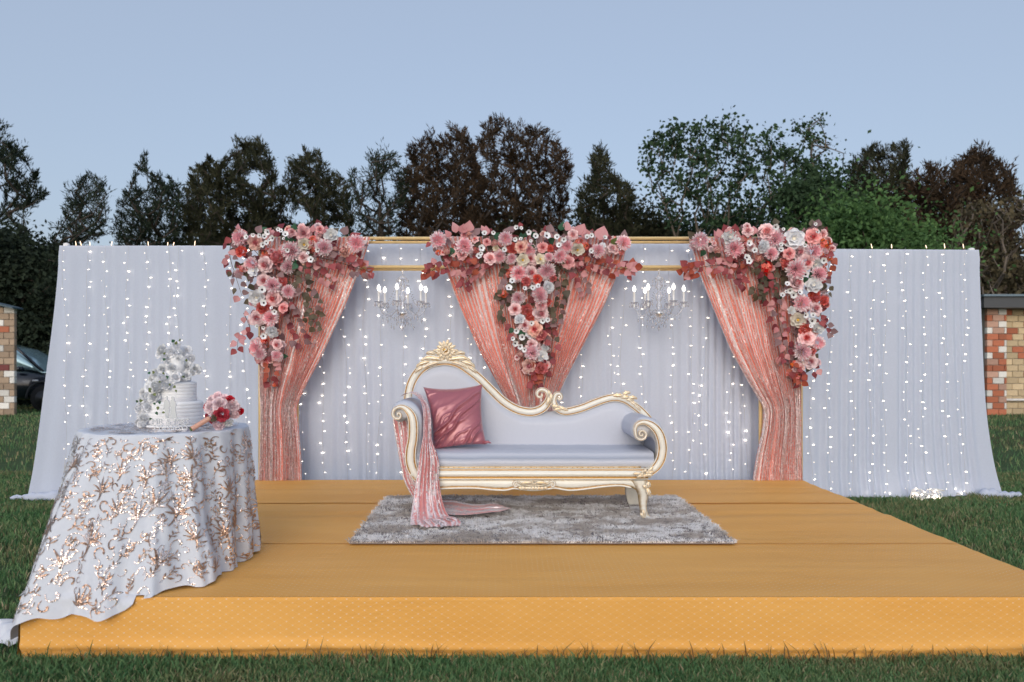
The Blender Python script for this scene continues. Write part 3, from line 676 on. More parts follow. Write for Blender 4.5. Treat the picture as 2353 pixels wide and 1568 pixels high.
for i, u in enumerate(us):
    u = u+r.uniform(-12, 12); x = X(u, YD)
    if 612 < u < 668 or 1772 < u < 1838: continue
    if u < 600: lb_, g, tz = '%s fairy light string from the left end of the left white drape', 'fairy lights on the left drape', 2.62
    elif u < 1800: lb_, g, tz = '%s fairy light string from the left on the middle white drape behind the sofa', 'fairy lights behind the sofa', 2.62
    else: lb_, g, tz = '%s fairy light string from the sequin curtain on the right white drape', 'fairy lights on the right drape', 2.59
    k_ = seen.get(g, 0); seen[g] = k_+1; lb_ = lb_ % ORD[k_]
    mid_ = 600 < u < 1800; light_string(X(u, YC) if mid_ else x, 2.57 if mid_ else tz, .25 if mid_ else .03, (lambda q: YC) if mid_ else (lambda q: YD), lb_, g, 900+i)
# little clips of light standing on the top rail
for i, u in enumerate([176, 188, 208, 257, 342, 386, 399, 448, 2003, 2048, 2128, 2170, 2213]):
    x = X(u, YD); zt = 2.642-.03*(u > 1200); b = MB(); dx = r.uniform(-.012, .012)
    b.tube([(x, YD-.01, zt-.01), (x+dx*.5, YD-.01, zt+.012), (x+dx, YD-.01, zt+r.uniform(.02, .04))], [.004, .0035, .002], 6)
    tag(b.build('fairy_bulb', M['bulb_dim'] if 'bulb_dim' in M else emit_mat('fairy_bulb_amber', (1., .70, .42), 2.), None, (x, YD, zt)), '%s amber fairy bulb from the left on the top edge of the %s drape' % (ORD[i if u < 1200 else i-8], 'left' if u < 1200 else 'right'), 'bulb', 'amber bulbs on the %s drape rail' % ('left' if u < 1200 else 'right'))
# loose coils on the grass
def coil(u, v, w, h, label, seed, n=60):
    Y = EYE*F/(v-V0); c = P(u, v, Y); r_ = random.Random(seed); pts = []
    for k in range(n):
        a = k*.55; pts.append((c[0]+w*(.25+.75*r_.random())*math.cos(a)*.5, c[1]+.10*math.sin(a)*r_.random(), .012+h*r_.random()**1.5))
    pts = smooth_path(pts, n*4); b = MB(); b.tube([tuple(p) for p in pts], .006, 5)
    o = b.build('loose_light_cable', M['white_post'], None, (c[0], c[1], 0)); tag(o, label, 'cable')
    b = MB()
    for k in range(0, n*4, 13): b.octa(tuple(pts[k]+np.array([0, -.012, .008])), .009)
    q = b.build('bulbs', M['bulb'], o); q['kind'] = 'stuff'
coil(2131, 1152, .38, .12, 'tangled white light cable heaped on the grass before the right drape', 1)
coil(2195, 1138, .26, .07, 'smaller coil of light cable nearer the right end of the drape', 2, 36)
coil(2010, 1140, .60, .05, 'light cable lying along the hem beside the stage corner', 3, 40)
b = MB(); c = P(2292, 1160, EYE*F/(1160-V0)); b.tube([(c[0]-.18, c[1], .012), (c[0], c[1]+.02, .014), (c[0]+.17, c[1]-.01, .012)], .012, 6)
tag(b.build('orange_peg', simple('orange_plastic', (.55, .20, .05), .5), None, (c[0], c[1], 0)), 'thin orange peg lying on the grass right of the drape', 'peg')

# ================================================================== gold frames
YF = 7.12
gf = empty('gold_backdrop_frame', (X(1220, YF), YF, SZ), 'gold painted pole frame standing on the back of the stage', 'frame')
def rail(u0, u1, v, r_=.013, y=YF):
    b = MB(); b.tube([(X(u0, y), y, Z(v, y)), (X(u1, y), y, Z(v, y))], r_, 10); b.build('rail', M['gold_pole'], gf)
for v, rr in ((548, .016), (557, .014), (614, .018), (620, .012)): rail(598, 1842, v, rr, YF+(.02 if v in (557, 620) else 0))
for u in (598, 682, 1748, 1840):
    b = MB(); b.box((X(u, YF)-.016, YF-.012, SZ-.28), (X(u, YF)+.016, YF+.020, Z(546, YF)), 0, .004); b.build('upright', M['gold_pole'], gf)

# ================================================================== sequin curtains
def curtain(label, rows, n_pl, seed, y0=YF-.07):
    """rows: (v, u_left, u_right, depth of the pleats)"""
    rows = np.array(rows, float); ny, ns = 120, n_pl*11
    vv = np.linspace(rows[0, 0], rows[-1, 0], ny)
    ul = np.interp(vv, rows[:, 0], rows[:, 1]); ur = np.interp(vv, rows[:, 0], rows[:, 2]); A = np.interp(vv, rows[:, 0], rows[:, 3])
    k = np.ones(7)/7
    for a in (ul, ur, A): a[:] = np.convolve(np.pad(a, 3, mode='edge'), k, 'valid')
    s = np.linspace(0, 1, ns); sw = s+.016*snoise(s*14, seed)+.007*snoise(s*37, seed+7)
    ph = 2*math.pi*n_pl*sw; am = .65+.35*snoise(s*n_pl*.9, seed+1)
    V, UV, RD = [], [], []
    for j in range(ny):
        x = X(ul[j]+(ur[j]-ul[j])*s, y0); w = np.sin(ph+.6*snoise(s*9+vv[j]*.004, seed+2)+.3*snoise(s*23+vv[j]*.012, seed+4))
        y = y0-A[j]*am*w+.01*snoise(s*5+vv[j]*.006, seed+3)
        x = x+.35*A[j]*am*np.cos(ph)*.5
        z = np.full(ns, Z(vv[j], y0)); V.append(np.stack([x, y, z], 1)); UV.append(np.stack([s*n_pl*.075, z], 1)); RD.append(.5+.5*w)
    V = np.concatenate(V); c = ((V[:, 0].min()+V[:, 0].max())/2, y0, SZ)
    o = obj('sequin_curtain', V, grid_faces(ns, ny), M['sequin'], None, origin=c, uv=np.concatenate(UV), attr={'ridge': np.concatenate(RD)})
    tag(o, label, 'curtain', 'rose gold sequin curtains'); return o
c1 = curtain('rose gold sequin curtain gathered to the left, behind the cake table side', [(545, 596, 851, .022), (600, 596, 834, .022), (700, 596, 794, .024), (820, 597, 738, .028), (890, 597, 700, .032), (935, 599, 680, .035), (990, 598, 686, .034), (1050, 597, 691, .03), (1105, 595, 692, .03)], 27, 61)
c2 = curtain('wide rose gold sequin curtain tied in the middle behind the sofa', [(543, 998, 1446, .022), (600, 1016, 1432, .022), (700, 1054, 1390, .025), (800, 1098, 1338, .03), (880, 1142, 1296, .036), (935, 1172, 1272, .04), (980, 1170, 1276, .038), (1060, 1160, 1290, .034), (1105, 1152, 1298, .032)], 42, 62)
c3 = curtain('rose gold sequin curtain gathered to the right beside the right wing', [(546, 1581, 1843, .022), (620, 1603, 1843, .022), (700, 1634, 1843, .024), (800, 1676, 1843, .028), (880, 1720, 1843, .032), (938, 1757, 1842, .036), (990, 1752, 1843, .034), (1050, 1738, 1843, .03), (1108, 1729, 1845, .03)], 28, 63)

# ================================================================== flowers
class PB:
    """petal builder in unit space: the flower faces +Z, radius about 1"""
    def __init__(s): s.v, s.f, s.m = [], [], []
    def petal(s, ang, r0, L, Wd, tilt, curl=0., cup=.3, m=0, z0=0., nu=5, nv=5, ruf=0., shape=.7, roll=0.):
        n = len(s.v); ca, sa = math.cos(ang), math.sin(ang); rr, zz = r0, z0
        for j in range(nv):
            t = j/(nv-1); a = tilt+curl*t*t
            if j: rr += L/(nv-1)*math.sin(a); zz += L/(nv-1)*math.cos(a)
            w = Wd*max(.08, math.sin(math.pi*(.13+.80*t)))**shape
            for i in range(nu):
                u = 2*i/(nu-1)-1
                dr = -cup*u*u*Wd*math.cos(a)*.9; dz = cup*u*u*Wd*math.sin(a)*.9
                q = ruf*random.uniform(-1, 1)*t
                px, py = rr+dr+q, w*u*(1-.15*cup)+q*.4
                s.v.append((px*ca-py*sa, px*sa+py*ca, zz+dz+q*.5+roll*u*t))
        for j in range(nv-1):
            for i in range(nu-1):
                s.f.append((n+j*nu+i, n+j*nu+i+1, n+(j+1)*nu+i+1, n+(j+1)*nu+i)); s.m.append(m)
    def dome(s, r, z, m, h=.6):
        n = len(s.v); k = 8
        for rr, zz in ((r, z), (r*.75, z+r*h*.7)):
            for i in range(k): s.v.append((rr*math.cos(2*math.pi*i/k), rr*math.sin(2*math.pi*i/k), zz))
        s.v.append((0, 0, z+r*h))
        for i in range(k):
            s.f.append((n+i, n+(i+1) % k, n+k+(i+1) % k, n+k+i)); s.m.append(m)
            s.f.append((n+k+i, n+k+(i+1) % k, n+2*k)); s.m.append(m)
    def mesh(s, name, mats): return mesh(name, s.v, s.f, mats, s.m)

def rose_mesh(outer, inner, seed):
    random.seed(seed); p = PB()
    for k, (n, r0, L, w, t, cu, cup, z) in enumerate([(3, .02, .42, .20, .06, .05, .9, .28), (4, .10, .46, .27, .12, .25, .75, .22), (5, .19, .50, .33, .22, .5, .6, .15), (5, .28, .54, .40, .38, .75, .5, .08), (6, .36, .60, .46, .62, .9, .38, .0), (6, .38, .66, .48, 1.0, .75, .28, -.08)]):
        for i in range(n): p.petal(2*math.pi*(i+.37*k)/n+random.uniform(-.12, .12), r0, L, w, t+random.uniform(-.06, .06), cu, cup, 1 if k < 2 else 2 if k == 2 else 0, z, ruf=.012, shape=.55)
    return p.mesh('rose', [M[outer], M[inner], M['petal_pink' if inner == 'petal_core' else inner]])
def mum_mesh(a, b_, seed):
    random.seed(seed); p = PB(); n = 125; ga = math.pi*(3-5**.5)
    for i in range(n):
        t = (i+.5)/n; th = math.acos(1-t*1.02); L = .30+.20*random.random()
        z = .50*math.cos(th)+.05; r0 = .60*math.sin(th)
        p.petal(i*ga+random.uniform(-.1, .1), r0, L, .085+.03*random.random(), th*.80+.04, .5*(random.random()-.3), .9, 0 if t < .3 or random.random() < .3 else 1, z, nu=3, nv=4, shape=.5)
    return p.mesh('chrysanthemum', [M[a], M[b_]])
def peony_mesh(a, b_, seed, n=30, eye=None, open_=1.):
    random.seed(seed); p = PB(); ga = math.pi*(3-5**.5)
    for i in range(n):
        t = (i+.5)/n; th = t*1.45*open_
        p.petal(i*ga, .10+.32*math.sin(th), .48+.12*random.random(), .26+.16*t, th*.9, .5*random.uniform(-.6, .5), .55, 1 if random.random() < .5-.4*t else 0, .32*math.cos(th)-.1, ruf=.05, shape=.45)
    if eye: p.dome(.20, .42, 2, .6)
    return p.mesh('peony', [M[a], M[b_]]+([M[eye]] if eye else []))
def bowl_mesh(a, b_, seed, eye):
    random.seed(seed); p = PB()
    for k, (n, r0, L, w, t, cu, z) in enumerate([(5, .12, .55, .42, .35, .2, .0), (6, .25, .68, .50, .75, .1, -.05), (6, .34, .70, .48, 1.15, .1, -.12)]):
        for i in range(n): p.petal(2*math.pi*(i+.5*k)/n+random.uniform(-.1, .1), r0, L, w, t, cu, .45, 1 if k == 0 else 0, z, ruf=.02, shape=.5)
    p.dome(.17, .18, 2, .8); return p.mesh('ranunculus', [M[a], M[b_], M[eye]])
def anemone_mesh(seed):
    random.seed(seed); p = PB(); n = random.choice([5, 6])
    for i in range(n): p.petal(2*math.pi*i/n+random.uniform(-.1, .1), .10, .95, .58, .85, .55, .3, 0, 0, nv=5, shape=.5, ruf=.01)
    p.dome(.27, .22, 1, .7); return p.mesh('anemone', [M['petal_white'], M['flower_eye']])
def hydrangea_mesh(a, b_, seed):
    random.seed(seed); p = PB()
    for q in range(22):
        th = math.acos(1-random.random()*1.0); ph = random.uniform(0, 2*math.pi); d = Vector((math.sin(th)*math.cos(ph), math.sin(th)*math.sin(ph), math.cos(th)))*random.uniform(.6, 1.0)
        f = PB(); mm = random.choice([0, 1])
        for i in range(4): f.petal(i*math.pi/2+q, .03, .30, .15, 1.2, .3, .2, mm, 0, nu=3, nv=3, shape=.5)
        rot = d.to_track_quat('Z', 'Y').to_matrix(); n = len(p.v)
        p.v += [tuple(rot @ Vector(v)+d*.8) for v in f.v]; p.f += [tuple(i+n for i in t) for t in f.f]; p.m += f.m
    return p.mesh('hydrangea', [M[a], M[b_]])
def bud_mesh(a, b_, seed):
    random.seed(seed); p = PB()
    for k, (n, w, t) in enumerate([(4, .34, -.05), (5, .44, .12), (5, .50, .30)]):
        for i in range(n): p.petal(2*math.pi*(i+.5*k)/n, .12+.12*k, 1.0-.1*k, w, t, -.35+.2*k, .6, k % 2, -.25, ruf=.02, shape=.5)
    return p.mesh('rose_bud', [M[a], M[b_]])
FM = {'rose': [rose_mesh('petal_pale_rose', 'petal_core', i) for i in (1, 2)]+[rose_mesh('petal_blush', 'petal_core', 3)],
      'mum': [mum_mesh('petal_mum', 'petal_mum_tip', i) for i in (4, 5, 6)],
      'coral': [peony_mesh('petal_coral', 'petal_orange', 7), peony_mesh('petal_coral', 'petal_core', 8)],
      'white': [peony_mesh('petal_white', 'petal_white', 9), bowl_mesh('petal_white', 'petal_white', 10, 'petal_cream')],
      'cream': [bowl_mesh('petal_cream', 'petal_cream', 11, 'yellow_eye')], 'blush': [bud_mesh('petal_blush', 'petal_pink', 12)],
      'pink': [rose_mesh('petal_pink', 'petal_core', 13), rose_mesh('petal_pale_rose', 'petal_pink', 24)], 'anem': [anemone_mesh(i) for i in (14, 15, 16)],
      'orange': [hydrangea_mesh('petal_orange', 'petal_coral', 17)], 'crimson': [hydrangea_mesh('petal_red', 'petal_coral', 18)],
      'whiterose': [rose_mesh('petal_white', 'petal_white', 19), peony_mesh('petal_white', 'petal_white', 20)],
      'pale': [rose_mesh('petal_pale', 'petal_pale', 21), peony_mesh('petal_pale', 'petal_pale', 22)], 'red': [rose_mesh('petal_red', 'petal_red', 23)]}
NAME = dict(rose='rose', mum='chrysanthemum', coral='peony', white='white_peony', cream='cream_ranunculus', blush='rose_bud', pink='open_rose', anem='anemone', orange='hydrangea', crimson='hydrangea', whiterose='white_rose', pale='pale_rose', red='red_rose')
def leaf_mesh(mat, fold, bend, seed, wd=.36):
    n = 6; V, Fc = [], []
    for j in range(n):
        t = j/(n-1); w = wd*math.sin(math.pi*min(1, t**.8*.97+.03))**.9*(1-.45*t)*1.35
        z = -bend*t*t
        V += [(-w, t, z+fold*w), (0, t, z), (w, t, z+fold*w)]
    for j in range(n-1):
        for i in range(2): Fc.append((j*3+i, j*3+i+1, j*3+i+4, j*3+i+3))
    return mesh('leaf', V, Fc, M[mat])
LM = {k: [leaf_mesh('leaf_'+k, f, bd, 0, w) for f, bd, w in ((.3, .25, .40), (.5, .05, .46), (.15, .5, .36))] for k in ('burgundy', 'pink', 'olive', 'mauve', 'green', 'rust', 'lime')}
FACE = Vector((0, -1, 0))
def place_flower(parent, typ, pos, rad, r, face=None, tilt=.45):
    me = r.choice(FM[typ]); o = link(NAME[typ], me, parent); o.location = Vector(pos)-parent.location
    d = (face or FACE)+Vector((r.uniform(-1, 1), 0, r.uniform(-.9, 1)))*tilt; d.normalize()
    o.rotation_mode = 'QUATERNION'; o.rotation_quaternion = d.to_track_quat('Z', 'Y') @ Quaternion((0, 0, 1), r.uniform(0, 6.28))
    o.scale = (rad,)*3; return o
def place_leaf(parent, kind, pos, L, direction, r, out=-.35):
    o = link('leaf', r.choice(LM[kind]), parent); o.location = Vector(pos)-parent.location
    y = Vector(direction)+Vector((0, r.uniform(-.5, .2), 0)); y.normalize()
    zax = Vector((r.uniform(-.6, .6), -1, r.uniform(-.5, .6))); zax = (zax-y*zax.dot(y)).normalized(); xax = y.cross(zax)
    m = Matrix((xax, y, zax)).transposed(); o.rotation_mode = 'QUATERNION'; o.rotation_quaternion = m.to_quaternion(); o.scale = (L, L, L); return o

def arrangement(label, u_anchor, v_anchor, crops, leaf_paths, extra_leaves, seed):
    r = random.Random(seed); YA = 6.93
    root = empty('flower_arrangement', P(u_anchor, v_anchor, YF-.1), label, 'flowers', 'flower arrangements on the gold frame')
    bodies = []
    for (ox, oy, k), items in crops:
        for typ, lst in items.items():
            for cx, cy, rad in lst:
                u, v = (ox+cx*k)*.57446, (oy+cy*k)*.57446; rr = rad*k*.57446
                small = typ == 'anem'
                Y = YA-r.uniform(0, .05)-(.06 if small else 0)+(.05 if typ in ('orange', 'crimson') else 0); rm = rr*Y/F*(1.24 if not small else 1.05)
                place_flower(root, typ, P(u, v, Y), rm, r, tilt=.3 if typ in ('mum',) else .42); bodies.append((u, v, rr))
    for u, v, rr in bodies:                                    # dark foliage packed behind the blooms
        for _ in range(2 if rr > 9 else 0):
            a = r.uniform(0, 6.28); Y = YA+r.uniform(.06, .09); q = rr*r.uniform(.3, 1.1)
            place_leaf(root, r.choice(['olive', 'burgundy', 'olive', 'mauve']), P(u+q*math.cos(a), v-q*math.sin(a), Y), r.uniform(15, 21)*Y/F, (math.cos(a), 0, math.sin(a)), r)
    big = [b_ for b_ in bodies if b_[2] > 9]                     # small blooms tucked into the gaps
    for u, v, rr in big+big:
        a = r.uniform(0, 6.28); q = rr*r.uniform(1.0, 1.35); Y = YA+r.uniform(.0, .03)
        place_flower(root, r.choice(['mum', 'pink', 'pink', 'rose', 'rose', 'blush', 'pale']), P(u+q*math.cos(a)*.8, v-q*math.sin(a)*.8, Y), r.uniform(7, 12)*Y/F, r, tilt=.5)
    nl = 0
    # leaves round the flowers, under and between them
    for u, v, rr in bodies:
        for _ in range(2 if rr > 8 else 1):
            if nl > 100: break
            a = r.uniform(0, 6.28); q = rr*r.uniform(.5, 1.15); Y = YA+r.uniform(.0, .07)
            kind = r.choices(['olive', 'mauve', 'pink', 'burgundy', 'green'], [4, 3, 2.5, 2.5, .6])[0]
            place_leaf(root, kind, P(u+q*math.cos(a)*.6, v-q*math.sin(a)*.6, Y), r.uniform(12, 18)*Y/F, (math.cos(a), 0, math.sin(a)), r); nl += 1
    # leafy sprays: polyline, half width, count, colours
    for pts, hw, n, kinds in leaf_paths:
        pts = np.array(pts, float); path = smooth_path(pts, 40)
        if len(pts) > 1 and hw < 25:
            b = MB(); b.tube([P(u, v, YA+.03-.04*(i/39)) for i, (u, v) in enumerate(path)], [.004-.0025*i/39 for i in range(40)], 5); b.build('stem', M['stem'], root)
        for i in range(n):
            t = i/max(1, n-1); k = min(38, int(t*39)); u, v = path[k]; d = path[k+1]-path[k]; d = d/max(1e-6, np.hypot(*d)); nr = np.array([-d[1], d[0]])
            sgn = 1 if i % 2 else -1; o_ = r.uniform(0, 1)*hw*.8
            q = np.array([u, v])+nr*sgn*o_; dd = d*r.uniform(.4, 1.)+nr*sgn*r.uniform(.3, 1.); Y = YA+r.uniform(-.05, .05)
            place_leaf(root, r.choice(kinds), P(q[0], q[1], Y), r.uniform(13, 20)*Y/F, (dd[0], 0, -dd[1]), r)
    for kind, u, v, du, dv, L in extra_leaves:
        Y = YA-.02; place_leaf(root, kind, P(u, v, Y), L*.85*Y/F, (du, 0, -dv), r)
    return root
A = (890, 880, .255); B = (890, 1200, .255)
left = [(A, dict(rose=[(520,360,100),(685,705,110),(650,960,95),(810,1230,112)], pink=[(1265,215,105),(1090,200,62),(1530,160,65),(1270,590,75)], mum=[(290,290,112),(470,680,90),(1090,500,135),(1600,450,118),(2100,370,118),(790,1040,112),(1040,740,100),(1030,1130,92)],
        coral=[(310,500,92),(880,610,120),(950,960,72)], white=[(1700,245,98),(540,1215,112),(490,810,78)], cream=[(1280,390,92)], blush=[(1880,470,98),(230,190,60),(1540,250,50)],
        anem=[(715,190,55),(480,240,36),(585,250,40),(660,265,46),(790,290,52),(985,230,52),(875,150,36),(915,175,36),(640,390,48),(690,360,42),(965,430,34),(1390,625,55),(1340,525,30),(1500,470,45),(650,1305,55),(620,1100,64),(1020,475,42),(735,310,28),(965,295,28),(380,270,42)],
        orange=[(700,520,88),(1430,320,70),(1420,450,72),(290,780,64)])),
        (B, dict(coral=[(640,130,108),(470,775,44)], rose=[(535,290,102),(870,700,78)], mum=[(770,290,112),(550,745,100),(590,850,84),(850,880,76)], white=[(790,490,98)], anem=[(640,435,32),(545,415,34),(770,130,30),(815,190,46),(640,570,52)], crimson=[(640,640,60),(700,960,62)], orange=[(810,1340,30)], pink=[(960,130,70)]))]
BU, PI_, OL, MA, GR, RU, LI = 'burgundy', 'pink', 'olive', 'mauve', 'green', 'rust', 'lime'
left_paths = [([(535,545),(528,585),(540,630),(556,680)], 12, 16, [PI_, MA, OL, BU]), ([(720,590),(760,598),(800,610),(846,625)], 16, 26, [BU, MA, PI_, MA]), ([(690,600),(730,625),(765,650)], 14, 12, [BU, PI_]), ([(640,625),(690,650),(715,690),(722,725)], 18, 26, [OL, OL, MA]),
    ([(655,560),(690,600),(700,640)], 18, 14, [OL, GR]), ([(560,720),(575,760),(550,775),(545,805)], 8, 12, [BU, PI_]), ([(660,700),(675,740),(690,790)], 16, 18, [BU, MA, MA]), ([(610,790),(625,830),(622,880)], 14, 20, [BU, MA, PI_, RU]), ([(700,720),(720,735),(730,755)], 10, 7, [OL]), ([(570,560),(600,600),(590,660)], 22, 16, [OL, MA]), ([(800,600),(830,615),(850,628)], 5, 6, [RU, BU])]
left_extra = [(GR, 677, 535, .0, -1, 26), (PI_, 718, 534, .1, -1, 20), (PI_, 562, 545, -.3, -1, 26), (MA, 590, 535, .5, -.8, 24), (PI_, 610, 536, .8, -.5, 22), (MA, 790, 540, .4, -1, 26), (BU, 806, 548, .9, -.6, 28), (PI_, 748, 540, .3, -1, 24), (BU, 640, 545, -.2, -1, 22), (OL, 531, 625, -.6, .7, 18), (PI_, 524, 600, -1, .2, 24)]
arrangement('corner arrangement of pink roses and burgundy leaves at the upper left of the frame', 640, 600, left, left_paths, left_extra, 71)
A = (1690, 880, .2041); B = (2090, 880, .2041); C = (1900, 1180, .2423)
mid = [(A, dict(mum=[(300,400,140),(820,530,145),(1620,370,125),(1510,720,112),(2080,590,100),(1750,760,92),(1890,1050,145)], rose=[(1930,540,105),(2120,760,105),(2115,1040,118)], blush=[(490,630,105),(1430,450,92),(900,270,85)], pink=[(1320,770,112),(780,690,90),(1260,440,70)], coral=[(1760,570,115),(2020,1210,95)], cream=[(1960,790,112),(1440,560,60)],
        anem=[(1215,265,56),(1150,555,72),(1600,590,56),(1100,715,62),(1845,155,52),(1930,165,40),(2080,245,58),(1810,385,50),(1930,380,42),(1760,1200,62),(1690,1340,72),(1390,250,46),(1140,660,45),(2130,420,40)], orange=[(940,410,95),(1050,600,72),(310,640,62),(1700,970,84),(1680,1080,62),(1590,1450,80)])),
       (B, dict(anem=[(470,320,78),(680,340,60),(810,390,56),(720,500,58),(255,320,60),(1265,340,56),(1350,310,50),(1610,350,50),(1345,610,52),(200,1335,56),(310,1300,52),(40,1345,46),(165,415,32)], pink=[(390,540,92),(990,290,92),(900,830,115),(1750,560,85)], coral=[(550,560,72),(290,1160,92),(600,1150,72)], mum=[(150,580,102),(870,520,112),(730,720,124),(520,740,82),(1470,620,122),(1960,470,134),(480,1010,152),(330,1470,132)],
        cream=[(345,780,102),(1070,590,124)], white=[(490,1320,122),(1570,520,65)], orange=[(1100,430,84),(1220,520,84),(1940,640,60)])),
       (C, dict(rose=[(660,240,92),(1075,310,114),(820,510,88),(990,570,112),(930,830,92),(900,1165,104)], coral=[(850,240,102),(900,370,82),(1080,650,102),(1090,1225,106),(1210,120,62)], mum=[(720,60,102),(1075,50,105),(950,960,112)], white=[(740,410,88),(910,650,78),(1165,860,66),(1110,1020,86)], blush=[(760,980,92)],
        anem=[(680,595,50),(780,695,56),(620,720,40),(660,800,56),(740,855,52),(1120,430,50),(1205,415,46),(930,470,46),(820,905,46)], orange=[(990,1330,62),(985,1440,46)], pink=[(1090,170,85)]))]
mid_paths = [([(1130,590),(1085,610),(1040,615),(985,622)], 16, 34, [BU, BU, PI_, RU]), ([(1110,615),(1080,635),(1068,655)], 12, 14, [BU, PI_]), ([(1310,600),(1350,600),(1400,615),(1452,622)], 16, 34, [BU, RU, PI_, BU]), ([(1320,610),(1335,640),(1345,670)], 12, 12, [BU, PI_, MA]), ([(1005,612),(990,625),(978,628)], 6, 7, [RU]), ([(1425,612),(1445,618),(1458,610)], 5, 6, [RU, PI_]),
    ([(1170,600),(1165,640),(1160,690),(1165,730)], 16, 26, [OL, MA, OL]), ([(1280,600),(1290,640),(1285,690),(1280,740)], 14, 28, [OL, OL, MA]), ([(1180,740),(1190,770),(1200,800)], 14, 12, [GR, BU, OL]), ([(1262,740),(1270,780),(1262,830)], 12, 14, [BU, MA, OL]), ([(1215,840),(1235,860),(1230,885)], 10, 12, [BU, RU]), ([(1185,575),(1220,560),(1260,570)], 26, 16, [OL, MA, GR])]
mid_extra = [(PI_, 1048, 535, -.2, -1, 30), (PI_, 1062, 536, .2, -1, 26), (PI_, 1076, 532, .15, -1, 30), (MA, 1090, 540, .6, -.8, 26), (PI_, 1120, 540, -.3, -1, 26), (MA, 1170, 535, .5, -.7, 26), (GR, 1148, 548, -.7, -.5, 22), (PI_, 1300, 530, .3, -1, 30), (GR, 1288, 530, .2, -1, 24), (PI_, 1330, 540, .5, -1, 34), (PI_, 1378, 552, .3, -1, 44), (MA, 1260, 535, .3, -1, 26), (GR, 1220, 545, .7, -.5, 24), (GR, 1200, 552, -.3, -1, 22), (PI_, 1348, 548, -.2, -1, 28), (LI, 1404, 560, .6, -.4, 22), (GR, 1040, 570, -.3, .9, 24), (PI_, 1035, 545, -.6, -.8, 22)]
arrangement('T-shaped centre arrangement of pink and white flowers hanging down behind the sofa', 1220, 600, mid, mid_paths, mid_extra, 72)
A = (2730, 880, .272); B = (2930, 1180, .2423)
right = [(A, dict(mum=[(250,310,112),(750,430,122),(1340,290,124),(1290,510,92),(1900,470,112),(1660,730,128),(1990,810,104)], pink=[(1240,190,112),(1560,500,78),(1910,250,104),(2050,210,66),(960,170,70)], rose=[(1700,480,98),(1810,620,104),(1660,940,108)], blush=[(490,430,90),(1120,580,92)], white=[(690,260,104),(1175,400,98),(1640,280,130),(1960,660,84),(1930,970,104)], coral=[(1530,660,92),(1930,1110,84),(2070,1190,72),(1480,300,52)],
         anem=[(1365,105,50),(1480,140,28),(975,345,48),(825,285,26),(1445,440,42),(1380,490,42),(1445,370,36),(1955,65,28),(1800,375,32),(1060,450,46),(940,560,55),(980,610,50),(1810,810,56),(1740,860,36),(1540,945,40),(1525,1060,30),(1580,1040,50),(1630,1105,52),(1720,1070,46),(2080,600,50),(1985,180,34),(1470,1110,40)], orange=[(920,270,84),(930,400,72),(2080,350,92),(2130,430,82),(2050,480,62),(2160,560,52)], crimson=[(1230,700,92),(1240,800,55)])),
         (B, dict(rose=[(1355,235,102),(1220,720,118),(1280,1110,102)], mum=[(1130,150,128),(1130,940,132),(1400,790,98)], coral=[(1360,60,92),(1190,570,102),(1300,910,76),(1530,150,62)], cream=[(1080,420,108)], white=[(1410,560,86),(970,260,62)], anem=[(1200,335,52),(1310,430,66),(1330,340,46),(1255,400,28),(1000,20,46),(1290,520,36)], orange=[(1010,1150,72),(1080,1240,72),(1085,1370,46),(900,1310,36)], crimson=[(1050,1290,50)]))]
right_paths = [([(1720,590),(1680,610),(1640,610),(1575,622)], 15, 36, [BU, BU, RU, PI_]), ([(1700,610),(1690,635),(1712,655)], 12, 12, [BU, PI_]), ([(1740,600),(1760,640),(1770,690)], 18, 34, [OL, OL, BU]), ([(1735,655),(1740,680)], 10, 8, [OL]), ([(1785,690),(1790,740),(1800,790),(1808,830)], 18, 36, [PI_, BU, MA, PI_]), ([(1900,560),(1905,600),(1898,640)], 8, 14, [RU, BU]), ([(1850,545),(1870,530),(1880,522)], 14, 12, [MA, OL]), ([(1870,600),(1895,640),(1900,680)], 10, 12, [OL, MA]), ([(1885,735),(1900,745),(1912,765)], 7, 8, [BU, MA]), ([(1820,840),(1835,860),(1840,880)], 12, 14, [RU, BU]), ([(1840,560),(1800,600),(1790,650)], 24, 20, [OL, MA]), ([(1598,612),(1585,620),(1570,630)], 5, 6, [RU, PI_])]
right_extra = [(BU, 1690, 535, -.1, -1, 24), (PI_, 1672, 538, .3, -1, 20), (PI_, 1688, 548, .3, -1, 24), (PI_, 1733, 538, 0, -1, 24), (MA, 1745, 545, .4, -1, 26), (MA, 1820, 540, .5, -1, 26), (OL, 1845, 540, .9, -.4, 26), (PI_, 1655, 545, -.3, -1, 24), (PI_, 1646, 550, .1, -1, 26), (MA, 1795, 540, -.4, -1, 22), (GR, 1620, 575, -.4, .6, 20), (BU, 1870, 855, .2, 1, 18), (PI_, 1878, 850, .5, .8, 18)]
arrangement('corner arrangement of pink and white flowers trailing down the upper right of the frame', 1800, 600, right, right_paths, right_extra, 73)

